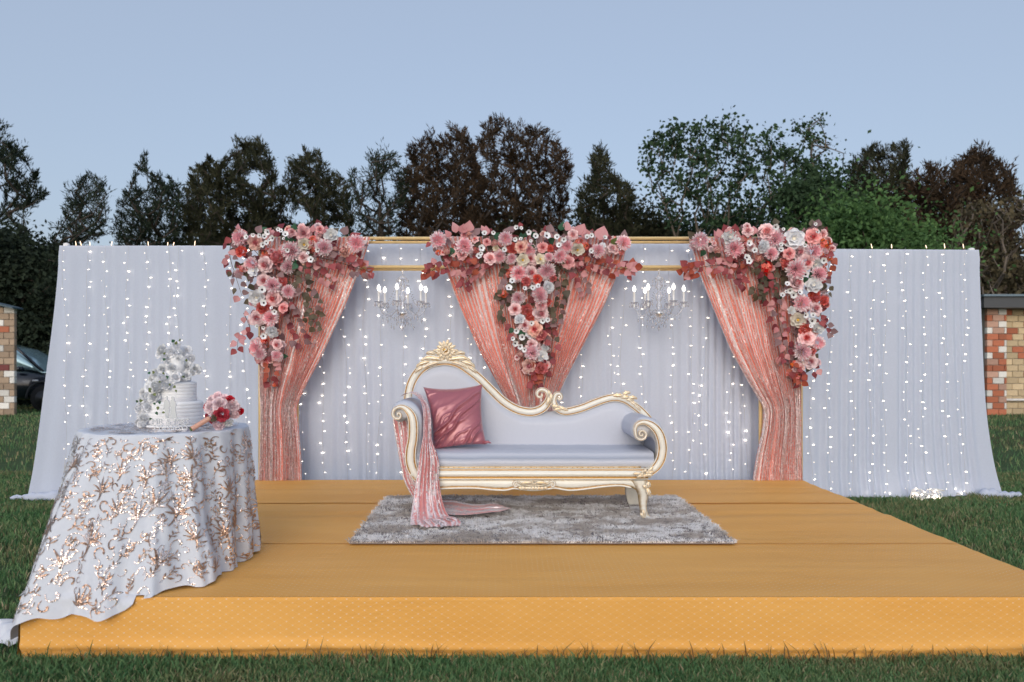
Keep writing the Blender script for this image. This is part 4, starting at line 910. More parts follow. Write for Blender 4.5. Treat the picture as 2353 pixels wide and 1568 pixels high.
# ================================================================== chandeliers
def chandelier(uc, label, phase, n_arm=6):
    Y = YF-.07; cx = X(uc, Y); zt = Z(622, Y); s = .5745/4.9*Y/F      # crop pixel to metre
    root = empty('chandelier', (cx, Y, zt), label, 'chandelier', 'crystal chandeliers under the gold rail')
    zz = lambda cy: Z((1050+cy/4.9)*.57446, Y)
    b = MB()
    for k in range(5): 
        c = (cx, Y, zz(150+k*22)); b.tube([(c[0]+.007*math.cos(a)*(k % 2), c[1]+.007*math.cos(a)*(1-k % 2), c[2]+.011*math.sin(a)) for a in np.linspace(0, 6.28, 9)], .0018, 4, 0, False)
    b.build('chain', M['chrome'], root)
    b = MB(); H = lambda cy: zz(cy)-zt
    b.lathe([(.002, H(255)), (.012, H(262)), (.045, H(318)), (.050, H(335)), (.014, H(345)), (.018, H(400)), (.030, H(450)), (.034, H(480)), (.016, H(540)), (.012, H(580)), (.030, H(620)), (.036, H(680)), (.028, H(740)), (.014, H(780)), (.026, H(830)), (.028, H(870)), (.016, H(930)), (.052, H(985)), (.058, H(1010)), (.030, H(1070)), (.012, H(1110)), (.020, H(1150)), (.002, H(1190))], (cx, Y, zt), 12)
    b.build('column', M['glass'], root)
    b = MB(); b.lathe([(.002, H(940)), (.030, H(945)), (.040, H(1000)), (.030, H(1045)), (.002, H(1060))], (cx, Y, zt), 10); b.build('hub', M['chrome'], root)
    cr = MB(); rr = random.Random(int(uc))
    for i in range(n_arm):
        a = phase+2*math.pi*i/n_arm; ca, sa = math.cos(a), math.sin(a); Q = lambda r_, cy: (cx+ca*r_, Y+sa*r_*.9, zz(cy))
        b = MB(); pts = smooth_path([Q(.035, 985), Q(.07, 930), Q(.11, 990), Q(.15, 1045), Q(.19, 1010), Q(.228, 880), Q(.23, 850)], 22); b.tube([tuple(p) for p in pts], .0055, 6); arm = b.build('arm', M['glass'], root)
        b = MB(); b.lathe([(.003, H(835)), (.018, H(815)), (.040, H(785)), (.043, H(778)), (.018, H(800)), (.010, H(812))], (Q(.23, 800)[0], Q(.23, 800)[1], zt), 12); b.build('drip_pan', M['glass'], arm)
        b = MB(); b.lathe([(.009, H(885)), (.010, H(810)), (.011, H(775)), (.0105, H(770)), (.0105, H(585)), (.012, H(580)), (.004, H(575))], (Q(.23, 800)[0], Q(.23, 800)[1], zt), 10); b.build('candle_tube', M['icing'], arm)
        b = MB(); b.lathe([(.004, H(575)), (.013, H(560)), (.0175, H(530)), (.0165, H(505)), (.008, H(470)), (.001, H(445))], (Q(.23, 800)[0], Q(.23, 800)[1], zt), 10); b.build('flame_bulb', M['candle_bulb'], arm)
        for k in range(6):
            e = a+k*math.pi/3; q = Q(.23, 800); x, y = q[0]+.040*math.cos(e), q[1]+.040*math.sin(e)
            for j in range(2): cr.octa((x, y, zz(812+j*42)), .006+.003*j, .010+.006*j)
        # swags of beads from the canopy to the arm and below
        p0, p1 = Q(.045, 330), Q(.20, 900)
        for t in np.linspace(0, 1, 15): cr.octa((p0[0]+(p1[0]-p0[0])*t, p0[1]+(p1[1]-p0[1])*t, p0[2]+(p1[2]-p0[2])*t-.05*math.sin(math.pi*t)), .0055)
        a2 = a+math.pi/n_arm; p0, p1 = Q(.23, 850), (cx+math.cos(a2)*.03, Y+math.sin(a2)*.03, zz(1050))
        for t in np.linspace(0, 1, 12): cr.octa((p0[0]+(p1[0]-p0[0])*t, p0[1]+(p1[1]-p0[1])*t, p0[2]+(p1[2]-p0[2])*t-.06*math.sin(math.pi*t)), .005)
        for r_, cy, L in ((.08, 1090, .020), (.15, 1100, .024), (.19, 1120, .026), (.055, 1180, .022), (.11, 1250, .02)): 
            q = Q(r_, cy+rr.uniform(-20, 30)); cr.octa(q, .008, L); cr.octa((q[0], q[1], q[2]+L+.008), .004)
        for cy in (345, 440): cr.octa(Q(.055, cy+20), .008, .016)
    cr.octa((cx, Y, zz(1290)), .014, .03)
    o = cr.build('crystal_drops', M['glass'], root, smooth=False); o['kind'] = 'stuff'
chandelier(925, 'crystal chandelier with candle bulbs hanging left of the centre flowers', .42)
chandelier(1514, 'crystal chandelier with candle bulbs hanging right of the centre flowers', .95)

# ================================================================== rug
RX0, RX1, RY0, RY1 = -.955, 1.44, 4.60, 6.16
rug = empty('shag_rug', ((RX0+RX1)/2, RY0, SZ), 'grey and white long pile rug lying under the sofa', 'rug')
b = MB(); b.box((RX0+.01, RY0+.01, SZ+.010), (RX1-.01, RY1-.01, SZ+.024)); b.build('rug_base', simple('rug_backing', (.22, .20, .20), .95), rug, smooth=False)
def rug_mat():
    m = NT('rug_pile'); p = m.n('NewGeometry'); pos = p.outputs['Position']
    q = m.vmath('MULTIPLY', pos, (1., 1.6, 0))
    n = m.math('ADD', m.math('MULTIPLY', m.noise(q, 2.6, 5., .65), .85), m.math('MULTIPLY', m.noise(q, 14., 3.), .22))
    f = m.ramp(m.math('ADD', n, m.math('MULTIPLY', p.outputs['Random Per Island'], .07)), .52, .62)
    c = m.mix(f, (.47, .425, .405), (.88, .88, .91)); m.set(color=c, rough=.6, sheen=.4, spec=.3); return m.mat
n = 96000; r = np.random.default_rng(8); nt_ = 6000
tx_, ty_ = r.uniform(RX0, RX1, nt_), r.uniform(RY0, RY1, nt_); ti_ = np.repeat(np.arange(nt_), n//nt_)
x = np.clip(tx_[ti_]+r.normal(0, .014, n), RX0, RX1); y = np.clip(ty_[ti_]+r.normal(0, .014, n), RY0, RY1); h = r.uniform(.6, 1., n)*r.uniform(.020, .040, nt_)[ti_]*(.75+.5*snoise(x*26+y*9, 3)*snoise(y*31-x*8, 4))
a = .8*snoise(x*6+y*3, 1)+.8*snoise(y*8-x*2, 2)+r.normal(0, .9, nt_)[ti_]+r.normal(0, .25, n); L = r.uniform(.015, .040, n)
lx, ly = np.sin(a*2)*L, -np.abs(np.cos(a*2))*L*.8+.006
w = r.uniform(.0016, .003, n); t = r.uniform(0, math.pi, n); c, s = np.cos(t)*w, np.sin(t)*w; z0 = SZ+.018
V = np.stack([np.stack([x-c, y-s, 0*x+z0], 1), np.stack([x+c, y+s, 0*x+z0], 1), np.stack([x+c*.7+lx*.4, y+s*.7+ly*.4, z0+h*.7], 1), np.stack([x-c*.7+lx*.4, y-s*.7+ly*.4, z0+h*.7], 1), np.stack([x+lx, y+ly, z0+h*.82], 1)], 1).reshape(-1, 3)
bb = np.arange(n)[:, None]*5
o = obj('pile', V, np.concatenate([bb+[[0, 1, 2]], bb+[[0, 2, 3]], bb+[[3, 2, 4]]], 0), rug_mat(), rug, smooth=False); o['kind'] = 'stuff'

# ================================================================== sofa
def c5(cx, cy): return ((1450+cx/1.686)*.57446, (1300+cy/1.686)*.57446)
def c6(cx, cy): return ((1550+cx/2.4117)*.57446, (1500+cy/2.4117)*.57446)
def c7(cx, cy): return ((2400+cx/2.4114)*.57446, (1500+cy/2.4114)*.57446)
YS, YK = 5.30, 5.84                                  # front plane, face of the back frame
def XZ(uv, Y): return (X(uv[0], Y), Z(uv[1], Y))
sofa = empty('chaise_sofa', (X(1215, YS), 5.55, SZ+.03), 'ornate white and gold carved chaise sofa standing on the shag rug', 'sofa')
PROF = [(-1, -.02, .2), (-1, .012, .3), (-.95, .020, .05), (-.86, .022, .0), (-.78, .016, .55), (-.73, .010, 1.), (-.68, .012, .85), (-.6, .020, .35), (-.4, .027, .02), (-.15, .031, 0), (.15, .031, 0), (.4, .027, .02), (.6, .020, .35), (.68, .012, .85), (.73, .010, 1.), (.78, .016, .55), (.86, .022, 0), (.95, .020, .05), (1, .012, .3), (1, -.02, .2)]
def mould(pts, hw, Y, depth=.04, prof=PROF, n=90, hscale=1.):
    """a carved moulding swept along a curve in the (x, z) plane at distance Y; pts in metres, hw half widths in metres"""
    d = smooth_path(np.column_stack([pts, hw]), n); p, w = d[:, :2], d[:, 2]
    t = np.gradient(p, axis=0); t /= np.maximum(np.linalg.norm(t, axis=1), 1e-9)[:, None]; nr = np.column_stack([-t[:, 1], t[:, 0]])
    V, G = [], []
    for i in range(n):
        sc = min(1.2, w[i]/.03)
        for s, h, g in prof:
            q = p[i]+nr[i]*s*w[i]; V.append((q[0], Y-h*sc*hscale if h > 0 else Y+depth, q[1])); G.append(g)
    k = len(prof); Fc = [tuple(q) for q in grid_faces(k, n)]+[tuple(range(k-1, -1, -1)), tuple(range((n-1)*k, n*k))]
    return V, Fc, G
class Part:
    def __init__(s): s.v, s.f, s.g = [], [], []
    def add(s, vfg):
        n = len(s.v); s.v += vfg[0]; s.f += [tuple(i+n for i in q) for q in vfg[1]]; s.g += vfg[2]
    def mb(s, b, gild): s.add((b.v, b.f, [gild]*len(b.v)))
    def build(s, name, parent): return obj(name, s.v, s.f, M['ivory_gold'], parent, attr={'gild': s.g})
mp = lambda L, conv, Y: np.array([XZ(conv(a, b), Y) for a, b in L])
KB = .34072*YK/F; KS = .34072*YS/F; K6 = .57446/2.4117*YS/F      # crop pixel to metre on each plane

# back frame, two sweeps ending in scrolls
bf = Part()
L1 = [(312,640),(307,540),(318,440),(345,365),(395,300),(465,258),(562,242),(650,262),(722,308),(790,362),(865,436),(940,508),(1000,550),(1065,578),(1140,588),(1205,568),(1245,528),(1258,485),(1240,448),(1208,436),(1182,450),(1178,474),(1192,488),(1210,480),(1208,464)]
W1 = [32]*9+[31,31,31,31,31,31,30,27,21,16,14,12,10,9,8,6]
bf.add(mould(mp(L1, c5, YK), np.array(W1)*KB, YK, n=190))
L2 = [(1318,488),(1320,500),(1334,500),(1342,484),(1330,466),(1308,468),(1292,492),(1292,530),(1312,562),(1352,582),(1405,580),(1480,560),(1560,528),(1640,500),(1705,490),(1765,503),(1822,538),(1885,590),(1930,640)]
W2 = [6,8,9,10,12,14,17,22,25,27,28,28,28,27,27,27,27,27,27]
bf.add(mould(mp(L2, c5, YK-.004), np.array(W2)*KB, YK-.004, n=150)); back_frame = bf.build('back_frame', sofa)
# carved leaf helper: a pointed, ribbed leaf lying on the frame
def carve(cx, cy, ang, L, w, Y, conv=c5, k=KB, h=.016, curl=.5):
    o = np.array(XZ(conv(cx, cy), Y)); V, G = [], []; n = 8; m = 7
    for j in range(n):
        t = j/(n-1); a = ang+curl*t*t; d = np.array([math.cos(ang+curl*t*t*.5), math.sin(ang+curl*t*t*.5)]); nr = np.array([-math.sin(a), math.cos(a)])
        ww = w*math.sin(math.pi*min(.98, .12+.86*t))**.7*(1+.16*math.cos(t*22))
        for i in range(m):
            s = 2*i/(m-1)-1; q = o+d*L*k*t+nr*s*ww*k
            hh = h*(1-abs(s)**2)*(.55+.45*math.sin(math.pi*t))+.003+(.005 if i in (1, 3, 5) else -.002)
            V.append((q[0], Y-.012-hh, q[1])); G.append(.1 if i in (1, 3, 5) else .62 if i in (2, 4) else .5)
    return V, [tuple(q) for q in grid_faces(m, n)], G
cr = Part()
for sgn in (-1, 1):
    for dx, dy, a, L, w, cu in [(18,238,.25,115,26,-.5),(60,225,.1,110,24,-.6),(110,250,-.15,95,22,-.5),(25,205,.75,70,20,-.6),(70,200,.45,62,18,-.7),(150,285,-.45,70,18,-.4),(40,252,-.2,120,16,-.4)]:
        cr.add(carve(562+sgn*dx, dy if True else 0, a if sgn > 0 else math.pi-a, L, w, YK-.012, curl=cu*sgn, h=.02))
for i in range(14):
    a = 2*math.pi*i/14; cr.add(carve(562+22*math.cos(a), 172-22*math.sin(a), a, 52 if i % 2 else 44, 15, YK-.02, curl=0, h=.014))
for i in range(10):
    a = 2*math.pi*(i+.5)/10; cr.add(carve(562+8*math.cos(a), 172-8*math.sin(a), a, 30, 9, YK-.034, curl=0, h=.010))
cc = XZ(c5(562, 172), YK); bm = MB()
bm.tube([(cc[0]+.034*math.cos(a), YK-.060, cc[1]+.034*math.sin(a)) for a in np.linspace(0, 2*math.pi, 21)], .006, 6); cr.mb(bm, .35)
bm = MB(); bm.tube([(cc[0], YK, cc[1]), (cc[0], YK-.05, cc[1]), (cc[0], YK-.062, cc[1]), (cc[0], YK-.066, cc[1])], [.036, .030, .016, .002], 16); cr.mb(bm, .75)
bm = MB(); sp = [(cc[0]+.011*math.sin(t*5.2)*(1 if True else 0), YK-.066, cc[1]+.016-.032*t) for t in np.linspace(0, 1, 14)]; bm.tube(sp, .0035, 5); cr.mb(bm, .1)
bm = MB(); bm.prism([XZ(c5(*q), YK) for q in [(470,262),(500,215),(520,160),(562,120),(604,160),(626,215),(656,262)]], YK-.012, YK+.03); cr.mb(bm, .55)
cr.build('crest', sofa)
rc = Part()
for cx, cy, a, L, w, cu in [(1690,478,.1,80,20,-.5),(1755,480,.9,55,20,-1.),(1740,492,.2,70,20,-.5),(1790,500,.5,60,18,-1.),(1800,515,-.5,75,18,-.4),(1770,500,-.2,60,16,-.6),(1830,540,-.6,60,14,-.3)]: rc.add(carve(cx, cy, a, L, w, YK-.014, curl=cu))
for cx, cy, a, L, w, cu in [(1262,520,1.2,60,16,.5),(1240,540,1.0,55,14,.6),(1258,480,1.4,40,12,.6),(1325,560,2.6,50,14,.7),(1385,575,2.9,70,15,-.4),(1345,570,3.0,55,13,.5)]: rc.add(carve(cx, cy, a, L, w, YK-.018, curl=cu, h=.012))
rc.build('carved_leaves', sofa)

# padded back
tx = np.array([300,320,345,395,465,562,650,722,790,865,940,1000,1065,1140,1205,1265,1300,1352,1405,1480,1560,1640,1705,1765,1822,1885,1925.]); ty = np.array([560,440,365,300,258,242,262,308,362,436,508,550,578,588,585,590,585,582,580,560,528,500,490,503,538,590,630.])
nx, nz = 130, 30; V = []; xs = np.linspace(300, 1925, nx); tops = np.interp(xs, tx, ty)
for j in range(nz):
    t = j/(nz-1)
    for i, cx in enumerate(xs):
        p = XZ(c5(cx, tops[i]), YK); zb = .72; e = min(i, nx-1-i)/(nx-1); z = zb+(p[1]-zb)*t
        edge = min(1, (p[1]-z)/.10)*min(1, e/.05); V.append((p[0], YK+.035-.075*(1-(1-max(0, edge))**2)-.010*math.sin(math.pi*t), z))
obj('back_cushion', V, grid_faces(nx, nz), M['leatherette'], sofa)
b = MB(); poly = [XZ(c5(a, q), YK) for a, q in zip(tx, ty)]; poly = [(poly[0][0], .62)]+poly+[(poly[-1][0], .62)]; b.prism(poly, YK+.042, YK+.10); b.build('back_board', M['ivory'], sofa, smooth=False)

# seat
zt_, zf = .787, Z(c5(0, 968)[1], YS)
xa, xb = X(c5(360, 0)[0], YS), X(c5(1965, 0)[0], YS)
prof = [(YS+.03, zf-.01), (YS+.002, zf+.004), (YS-.010, zf+.03), (YS-.014, zf+.07), (YS-.012, zt_-.045), (YS+.002, zt_-.016), (YS+.03, zt_-.002), (YS+.15, zt_+.006), (YS+.35, zt_+.004), (YK+.04, zt_-.004)]
V = []; nxs = 60
for y, z in prof:
    for i in range(nxs):
        s = i/(nxs-1); q = .003*snoise(s*9+y*7, 3); V.append((xa+(xb-xa)*s, y+q, z+q))
obj('seat_cushion', V, grid_faces(nxs, len(prof)), M['leatherette'], sofa)
b = MB(); b.box((xa+.01, YS+.04, .60), (xb-.01, YK+.03, zt_-.03)); b.build('seat_base', M['ivory'], sofa, smooth=False)

# seat rail, apron with shell, nail strip
RP = [(-1, -.02, .2), (-1, .010, .3), (-.9, .018, 0), (-.8, .018, .1), (-.72, .010, 1.), (-.62, .010, .9), (-.5, .016, .5), (-.2, .030, .05), (.1, .034, 0), (.45, .028, 0), (.62, .020, .15), (.72, .012, .9), (.8, .012, 1.), (.86, .020, .2), (.95, .022, 0), (1, .012, .3), (1, -.02, .2)]
ra = Part(); yl, yh = c5(0, 1042)[1], c5(0, 966)[1]; zc = (Z(yl, YS)+Z(yh, YS))/2; hw = (Z(yh, YS)-Z(yl, YS))/2
x0 = X(c5(330, 0)[0], YS); x1 = X(c5(1925, 0)[0], YS)
ra.add(mould(np.array([(x0+(x1-x0)*t, zc) for t in np.linspace(0, 1, 6)]), [hw]*6, YS-.004, .05, RP, 40, .9)); ra.build('seat_rail', sofa)
ns = Part(); bm = MB()
for t in np.linspace(.005, .985, 46): bm.octa((x0+(x1-x0)*t, YS-.016, Z(yh, YS)+.006), .0045, .0045)
ns.mb(bm, .8); ns.add(mould(np.array([(x0, Z(yh, YS)+.006), ((x0+x1)/2, Z(yh, YS)+.006), (x1-.05, Z(yh, YS)+.006)]), [.006]*3, YS-.002, .03, [(-1, -.02, .6), (-1, .01, .6), (0, .020, .35), (1, .01, .6), (1, -.02, .6)], 30)); ns.build('nail_strip', sofa)
ap = Part(); low = [(430,1112),(520,1106),(640,1101),(770,1102),(880,1112),(960,1115),(1015,1104),(1055,1108),(1150,1116),(1245,1108),(1290,1100),(1380,1115),(1480,1110),(1600,1094),(1720,1084),(1800,1094),(1850,1118)]
lp = smooth_path(np.array([XZ(c5(a, q), YS) for a, q in low]), 80); zu = Z(c5(0, 1046)[1], YS); V, G = [], []
for j in range(6):
    t = j/5
    for q in lp: V.append((q[0], YS+.012-.016*math.sin(math.pi*(.15+.8*t))+.0, zu+(q[1]-zu)*t)); G.append([.35, .08, 0, .05, .45, .9][j])
ap.add((V, [tuple(q) for q in grid_faces(80, 6)], G))
ap.add(mould(lp[::5], [.008]*len(lp[::5]), YS+.004, .03, [(-1, -.02, .7), (-1, .008, .7), (-.4, .020, .05), (.4, .020, .05), (1, .008, .7), (1, -.02, .7)], 90)); ap.build('apron', sofa)
sh = Part()
for i in range(9): sh.add(carve(1060+i*22, 1088, -math.pi/2+(i-4)*-.05, 26, 13, YS-.002, curl=0, k=KS, h=.010))
sh.add(mould(mp([(1045,1056),(1085,1078),(1158,1086),(1230,1078),(1272,1056)], c5, YS), [.007]*5, YS-.006, .02, [(-1, -.02, .7), (-1, .006, .7), (0, .014, 0), (1, .006, .7), (1, -.02, .7)], 40))
for sg in (-1, 1):
    sh.add(carve(1158+sg*14, 1062, 0 if sg > 0 else math.pi, 78, 13, YS-.004, curl=-.25*sg, k=KS, h=.010))
    q = 1158+sg*124; sh.add(mould(mp([(q-sg*22,1062),(q-sg*2,1052),(q+sg*14,1066),(q+sg*8,1086),(q-sg*8,1086),(q-sg*8,1072),(q,1070)], c5, YS), np.array([6,8,9,9,7,5,4])*KS, YS-.006, .02, n=50))
for i in range(6):
    a = i*math.pi/3; sh.add(carve(1158+5*math.cos(a), 1062-5*math.sin(a), a, 15, 6, YS-.018, curl=0, k=KS, h=.006))
sh.build('carved_shell', sofa)

# scrolled arms: front moulding (spiral and S), padded roll behind it
SL = [(103,392),(96,378),(108,368),(126,382),(122,410),(96,424),(66,410),(52,378),(62,338),(98,312),(140,308),(192,338),(236,402),(251,500),(246,620),(228,720),(226,830),(250,915),(300,985),(360,1000)]
SW = [7,9,10,11,12,13,13,14,15,17,22,33,44,49,50,52,54,52,48,40]
af = Part(); af.add(mould(mp(SL, c6, YS-.006), np.array(SW)*K6, YS-.006, .06, n=190)); af.build('arm_front', sofa)
SR = [(405,572),(415,560),(402,548),(384,566),(392,592),(420,598),(446,574),(438,535),(400,520),(362,548),(350,592),(345,560),(345,560)]
SRp = [(404,573),(416,566),(410,550),(390,552),(380,574),(396,598),(424,596),(438,572),(428,600),(396,618),(358,604),(338,560),(348,500),(390,458),(440,450),(510,492),(570,570),(597,680),(590,780),(560,855),(510,915),(440,958)]
SRp = [(404,573),(414,562),(402,551),(386,562),(388,584),(408,594),(432,582),(438,556),(420,532),(394,528),(362,546),(340,576),(338,540),(356,492),(394,460)]
# spiral drawn as one clean curve: centre (402,572), then the big sweep
th = np.linspace(0, 3.1*math.pi, 26); rad = 8+54*(th/th[-1])**1.15; aa = math.pi*1.05-3.1*math.pi+th+math.pi*.0
spiral = [(402+r_*math.cos(a_)*1.0, 572+r_*math.sin(a_)) for r_, a_ in zip(rad, aa)]
sw_ = list(np.linspace(6, 14, 26))
SRp = spiral+[(338,520),(360,475),(425,455),(505,490),(568,568),(597,680),(590,780),(560,855),(508,912),(440,952)]; sw_ += [15,18,26,38,46,48,48,47,44,40]
K7 = .57446/2.4114*YS/F
af = Part(); af.add(mould(mp(SRp, c7, YS-.006), np.array(sw_)*K7, YS-.006, .06, n=230)); af.build('arm_front', sofa)
def arm_pad(line, conv, n=60, y0=YS+.02, y1=YK+.03):
    line = smooth_path(mp(line, conv, YS), n); k = len(line); V = []
    rings = [(y0, .86), (y0+.015, .97), (y0+.05, 1.), (y1-.1, 1.), (y1, .97)]
    c = line.mean(0)
    for y, s in rings: V += [(c[0]+(q[0]-c[0])*s, y, c[1]+(q[1]-c[1])*s) for q in line]
    Fc = [tuple(q) for q in grid_faces(k, len(rings), True)]+[tuple(range(k-1, -1, -1)), tuple(range((len(rings)-1)*k, len(rings)*k))]
    obj('arm_pad', V, Fc, M['leatherette'], sofa)
arm_pad([(60,430),(32,380),(38,310),(90,262),(170,252),(260,290),(318,370),(335,470),(330,600),(320,740),(320,860),(330,960),(250,985),(215,900),(200,800),(205,680),(222,560),(212,470),(170,420),(120,440),(60,430)], c6)
arm_pad([(380,640),(325,600),(310,540),(330,470),(400,415),(480,415),(575,455),(632,560),(650,690),(640,800),(600,900),(540,960),(470,975),(520,880),(555,780),(552,680),(510,600),(460,590),(430,632),(380,640)], c7)
rc = Part()
for i in range(6):
    a = i*math.pi/3+.3; rc.add(carve(428+9*math.cos(a), 948-9*math.sin(a), a, 34, 16, YS-.034, conv=c7, k=K7, curl=.3, h=.010))
for cx, cy, a, L, w in [(400,955,3.0,85,20),(420,965,3.3,70,16),(455,945,.2,65,18),(460,930,.7,70,18),(450,960,-.2,60,14)]: rc.add(carve(cx, cy, a, L, w, YS-.030, conv=c7, k=K7, curl=.3, h=.012))
rc.build('carved_flower', sofa)

# legs
def leg(path, Y, mirror=None, square=1.25):
    V, G = [], []; n = 14; P_ = smooth_path(np.array(path, float), 28)
    for cx, cy, r_ in P_:
        if mirror is not None: cx = 2*mirror-cx
        p = XZ(c5(cx, cy), Y); rr = r_*KS
        for k in range(n):
            a = 2*math.pi*k/n; c, s = math.cos(a), math.sin(a)
            V.append((p[0]+rr*math.copysign(abs(c)**.8, c), Y+.03+min(rr, .05)*math.copysign(abs(s)**.8, s), p[1])); G.append(.15+.5*max(0, abs(c)-.75)/.25+(.25 if k in (9, 12) else 0))
    return V, [tuple(q) for q in grid_faces(n, len(P_), True)]+[tuple(range(n)), tuple(range((len(P_)-1)*n, len(P_)*n))], G
LEG = [(1862,1046,62),(1876,1075,58),(1890,1110,48),(1898,1150,38),(1896,1195,30),(1898,1240,25),(1905,1275,26),(1915,1300,32),(1918,1318,34),(1915,1332,28)]
for mir in (None, 1150):
    lg = Part(); lg.add(leg(LEG, YS, mir))
    for cx, cy, a, L, w in [(1918,1095,1.2,42,18),(1918,1100,-1.3,60,16),(1914,1100,2.4,34,14),(1900,1290,1.7,50,16),(1895,1300,2.1,44,12)]:
        if mir: cx, a = 2*mir-cx, math.pi-a
        lg.add(carve(cx, cy, a, L, w, YS-.015, k=KS, curl=.3, h=.012))
    lg.build('leg', sofa)
for mir in (None, 1150):
    b = MB(); pl = [(1775,1085),(1772,1130),(1782,1180),(1802,1226),(1856,1232),(1862,1180),(1870,1085)]
    pl = [XZ(c5(2*mir-a if mir else a, q), 5.80) for a, q in pl]; b.prism(pl if not mir else pl[::-1], 5.77, 5.82); b.build('leg', M['ivory'], sofa, smooth=False)

# ================================================================== velvet cushion
def cushion():
    n = 90; tl, tr, br, bl = [np.array(q, float) for q in ((402,424), (806,404), (838,798), (482,836))]
    S, T_ = np.meshgrid(np.linspace(0, 1, n), np.linspace(0, 1, n)); s, t = S.ravel(), T_.ravel()
    bow = lambda q: 1-(2*q-1)**2
    c = (tl[None]*(1-s)[:, None]+tr[None]*s[:, None])*(1-t)[:, None]+(bl[None]*(1-s)[:, None]+br[None]*s[:, None])*t[:, None]
    c[:, 0] += bow(t)*(24*(1-s)-20*s)*(1-2*np.minimum(np.abs(s-.5), .5)*0)*np.where(s < .5, (1-2*s), (2*s-1)); c[:, 1] += bow(s)*np.where(t < .5, 22*(1-2*t), -12*(2*t-1))
    yb = 5.50+.17*(1-t); k = .34072*5.6/F
    x = X((1450+c[:, 0]/1.686)*.57446, 5.58); z = Z((1300+c[:, 1]/1.686)*.57446, 5.58)
    th = .085*(np.clip(bow(s), 0, 1)*np.clip(bow(t), 0, 1))**.42
    d = (s*.62+t*.95); e = (s*.9-t*.55)
    def ridge(f, sd): return (1-np.abs(snoise(f, sd)))**3
    fold = (1-.75*s)*(.3+.7*t)*.9+.25
    wr = .052*ridge(d*6.0+.5*snoise(e*3, 91)+.2, 92)*fold+.016*ridge(d*11+.8*snoise(e*4, 93), 94)*fold+.020*ridge(e*3.2+.6*snoise(d*3.5, 97)+3, 98)*fold*(1-s)+.005*snoise(d*24+2*snoise(e*5, 95), 96)*(1-s)*t
    wr = wr*np.clip(bow(s)*6, 0, 1)*np.clip(bow(t)*6, 0, 1)
    Fv = np.stack([x, yb-th-wr, z], 1); Bv = np.stack([x, yb+th*.6+.004, z], 1)
    f = grid_faces(n, n); f2 = f[:, ::-1]+n*n; ring = list(range(n))+[n*(j+1)+n-1 for j in range(n-1)]+[n*n-2-j for j in range(n-1)]+[n*(n-2-j) for j in range(n-2)]
    m = len(ring); side = np.array([(ring[i], ring[i]+n*n, ring[(i+1) % m]+n*n, ring[(i+1) % m]) for i in range(m)])
    v = NT('rose_velvet'); lw = v.n('LayerWeight', {0: .45}); nz = v.noise(v.coord(), 6., 4.)
    v.set(color=v.mix(nz, (.33, .09, .12), (.41, .125, .155)), rough=.42, metal=.25, coat=.9, sheen=.2, sheenr=.35, spec=.6); v.put(v.b.inputs['Coat Roughness'], .30); v.put(v.b.inputs['Sheen Tint'], (.95, .55, .58)); v.bump(v.noise(v.coord(), 300., 2.), .05, .001)
    o = obj('velvet_cushion', np.concatenate([Fv, Bv]), np.concatenate([f, f2, side]), v.mat, None, origin=(X(1045, 5.6), 5.6, .79))
    tag(o, 'crumpled rose pink velvet cushion leaning against the sofa back', 'cushion')
    b = MB(); q = XZ(c5(838, 795), 5.50); b.tube([(q[0]-.02, 5.49, q[1]), (q[0]+.012, 5.485, q[1]+.008), (q[0]+.034, 5.48, q[1]-.002)], [.014, .010, .002], 8); b.build('corner_tip', v.mat, o)
cushion()

# ================================================================== sequin throw over the left arm
throw = empty('sequin_throw', (X(c6(330, 500)[0], YS), YS-.02, .80), 'pink sequin throw draped over the left sofa arm and trailing on the rug', 'throw')
def sheet(rows, ns, folds, seed, name):
    """rows: list of (left point, right point, fold depth), 3-D; folds are pushed towards the camera and up"""
    Rw = np.array([list(l)+list(r_)+[d] for l, r_, d in rows], float); Rw = smooth_path(Rw, len(rows)*9); s = np.linspace(0, 1, ns); V, UV, RD = [], [], []; acc = 0
    for j, q in enumerate(Rw):
        l, r_, dp = q[:3], q[3:6], q[6]; acc += np.linalg.norm(l-Rw[max(0, j-1)][:3])
        w = np.sin(2*math.pi*folds*(s+.03*snoise(s*9+acc*1.5, seed))+.5*snoise(s*5+acc*3, seed+1)); ln = l[None]*(1-s)[:, None]+r_[None]*s[:, None]
        ln[:, 1] -= dp*w*(.6+.4*snoise(s*11, seed+2)); ln[:, 2] += .3*dp*snoise(s*8+acc*6, seed+3)
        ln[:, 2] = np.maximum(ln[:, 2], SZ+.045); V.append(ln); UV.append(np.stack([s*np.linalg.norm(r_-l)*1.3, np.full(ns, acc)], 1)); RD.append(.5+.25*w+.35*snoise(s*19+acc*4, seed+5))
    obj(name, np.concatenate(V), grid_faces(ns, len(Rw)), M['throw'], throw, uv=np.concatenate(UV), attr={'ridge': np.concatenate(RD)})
def q6(cx, cy, Y): return P(*c6(cx, cy), Y)
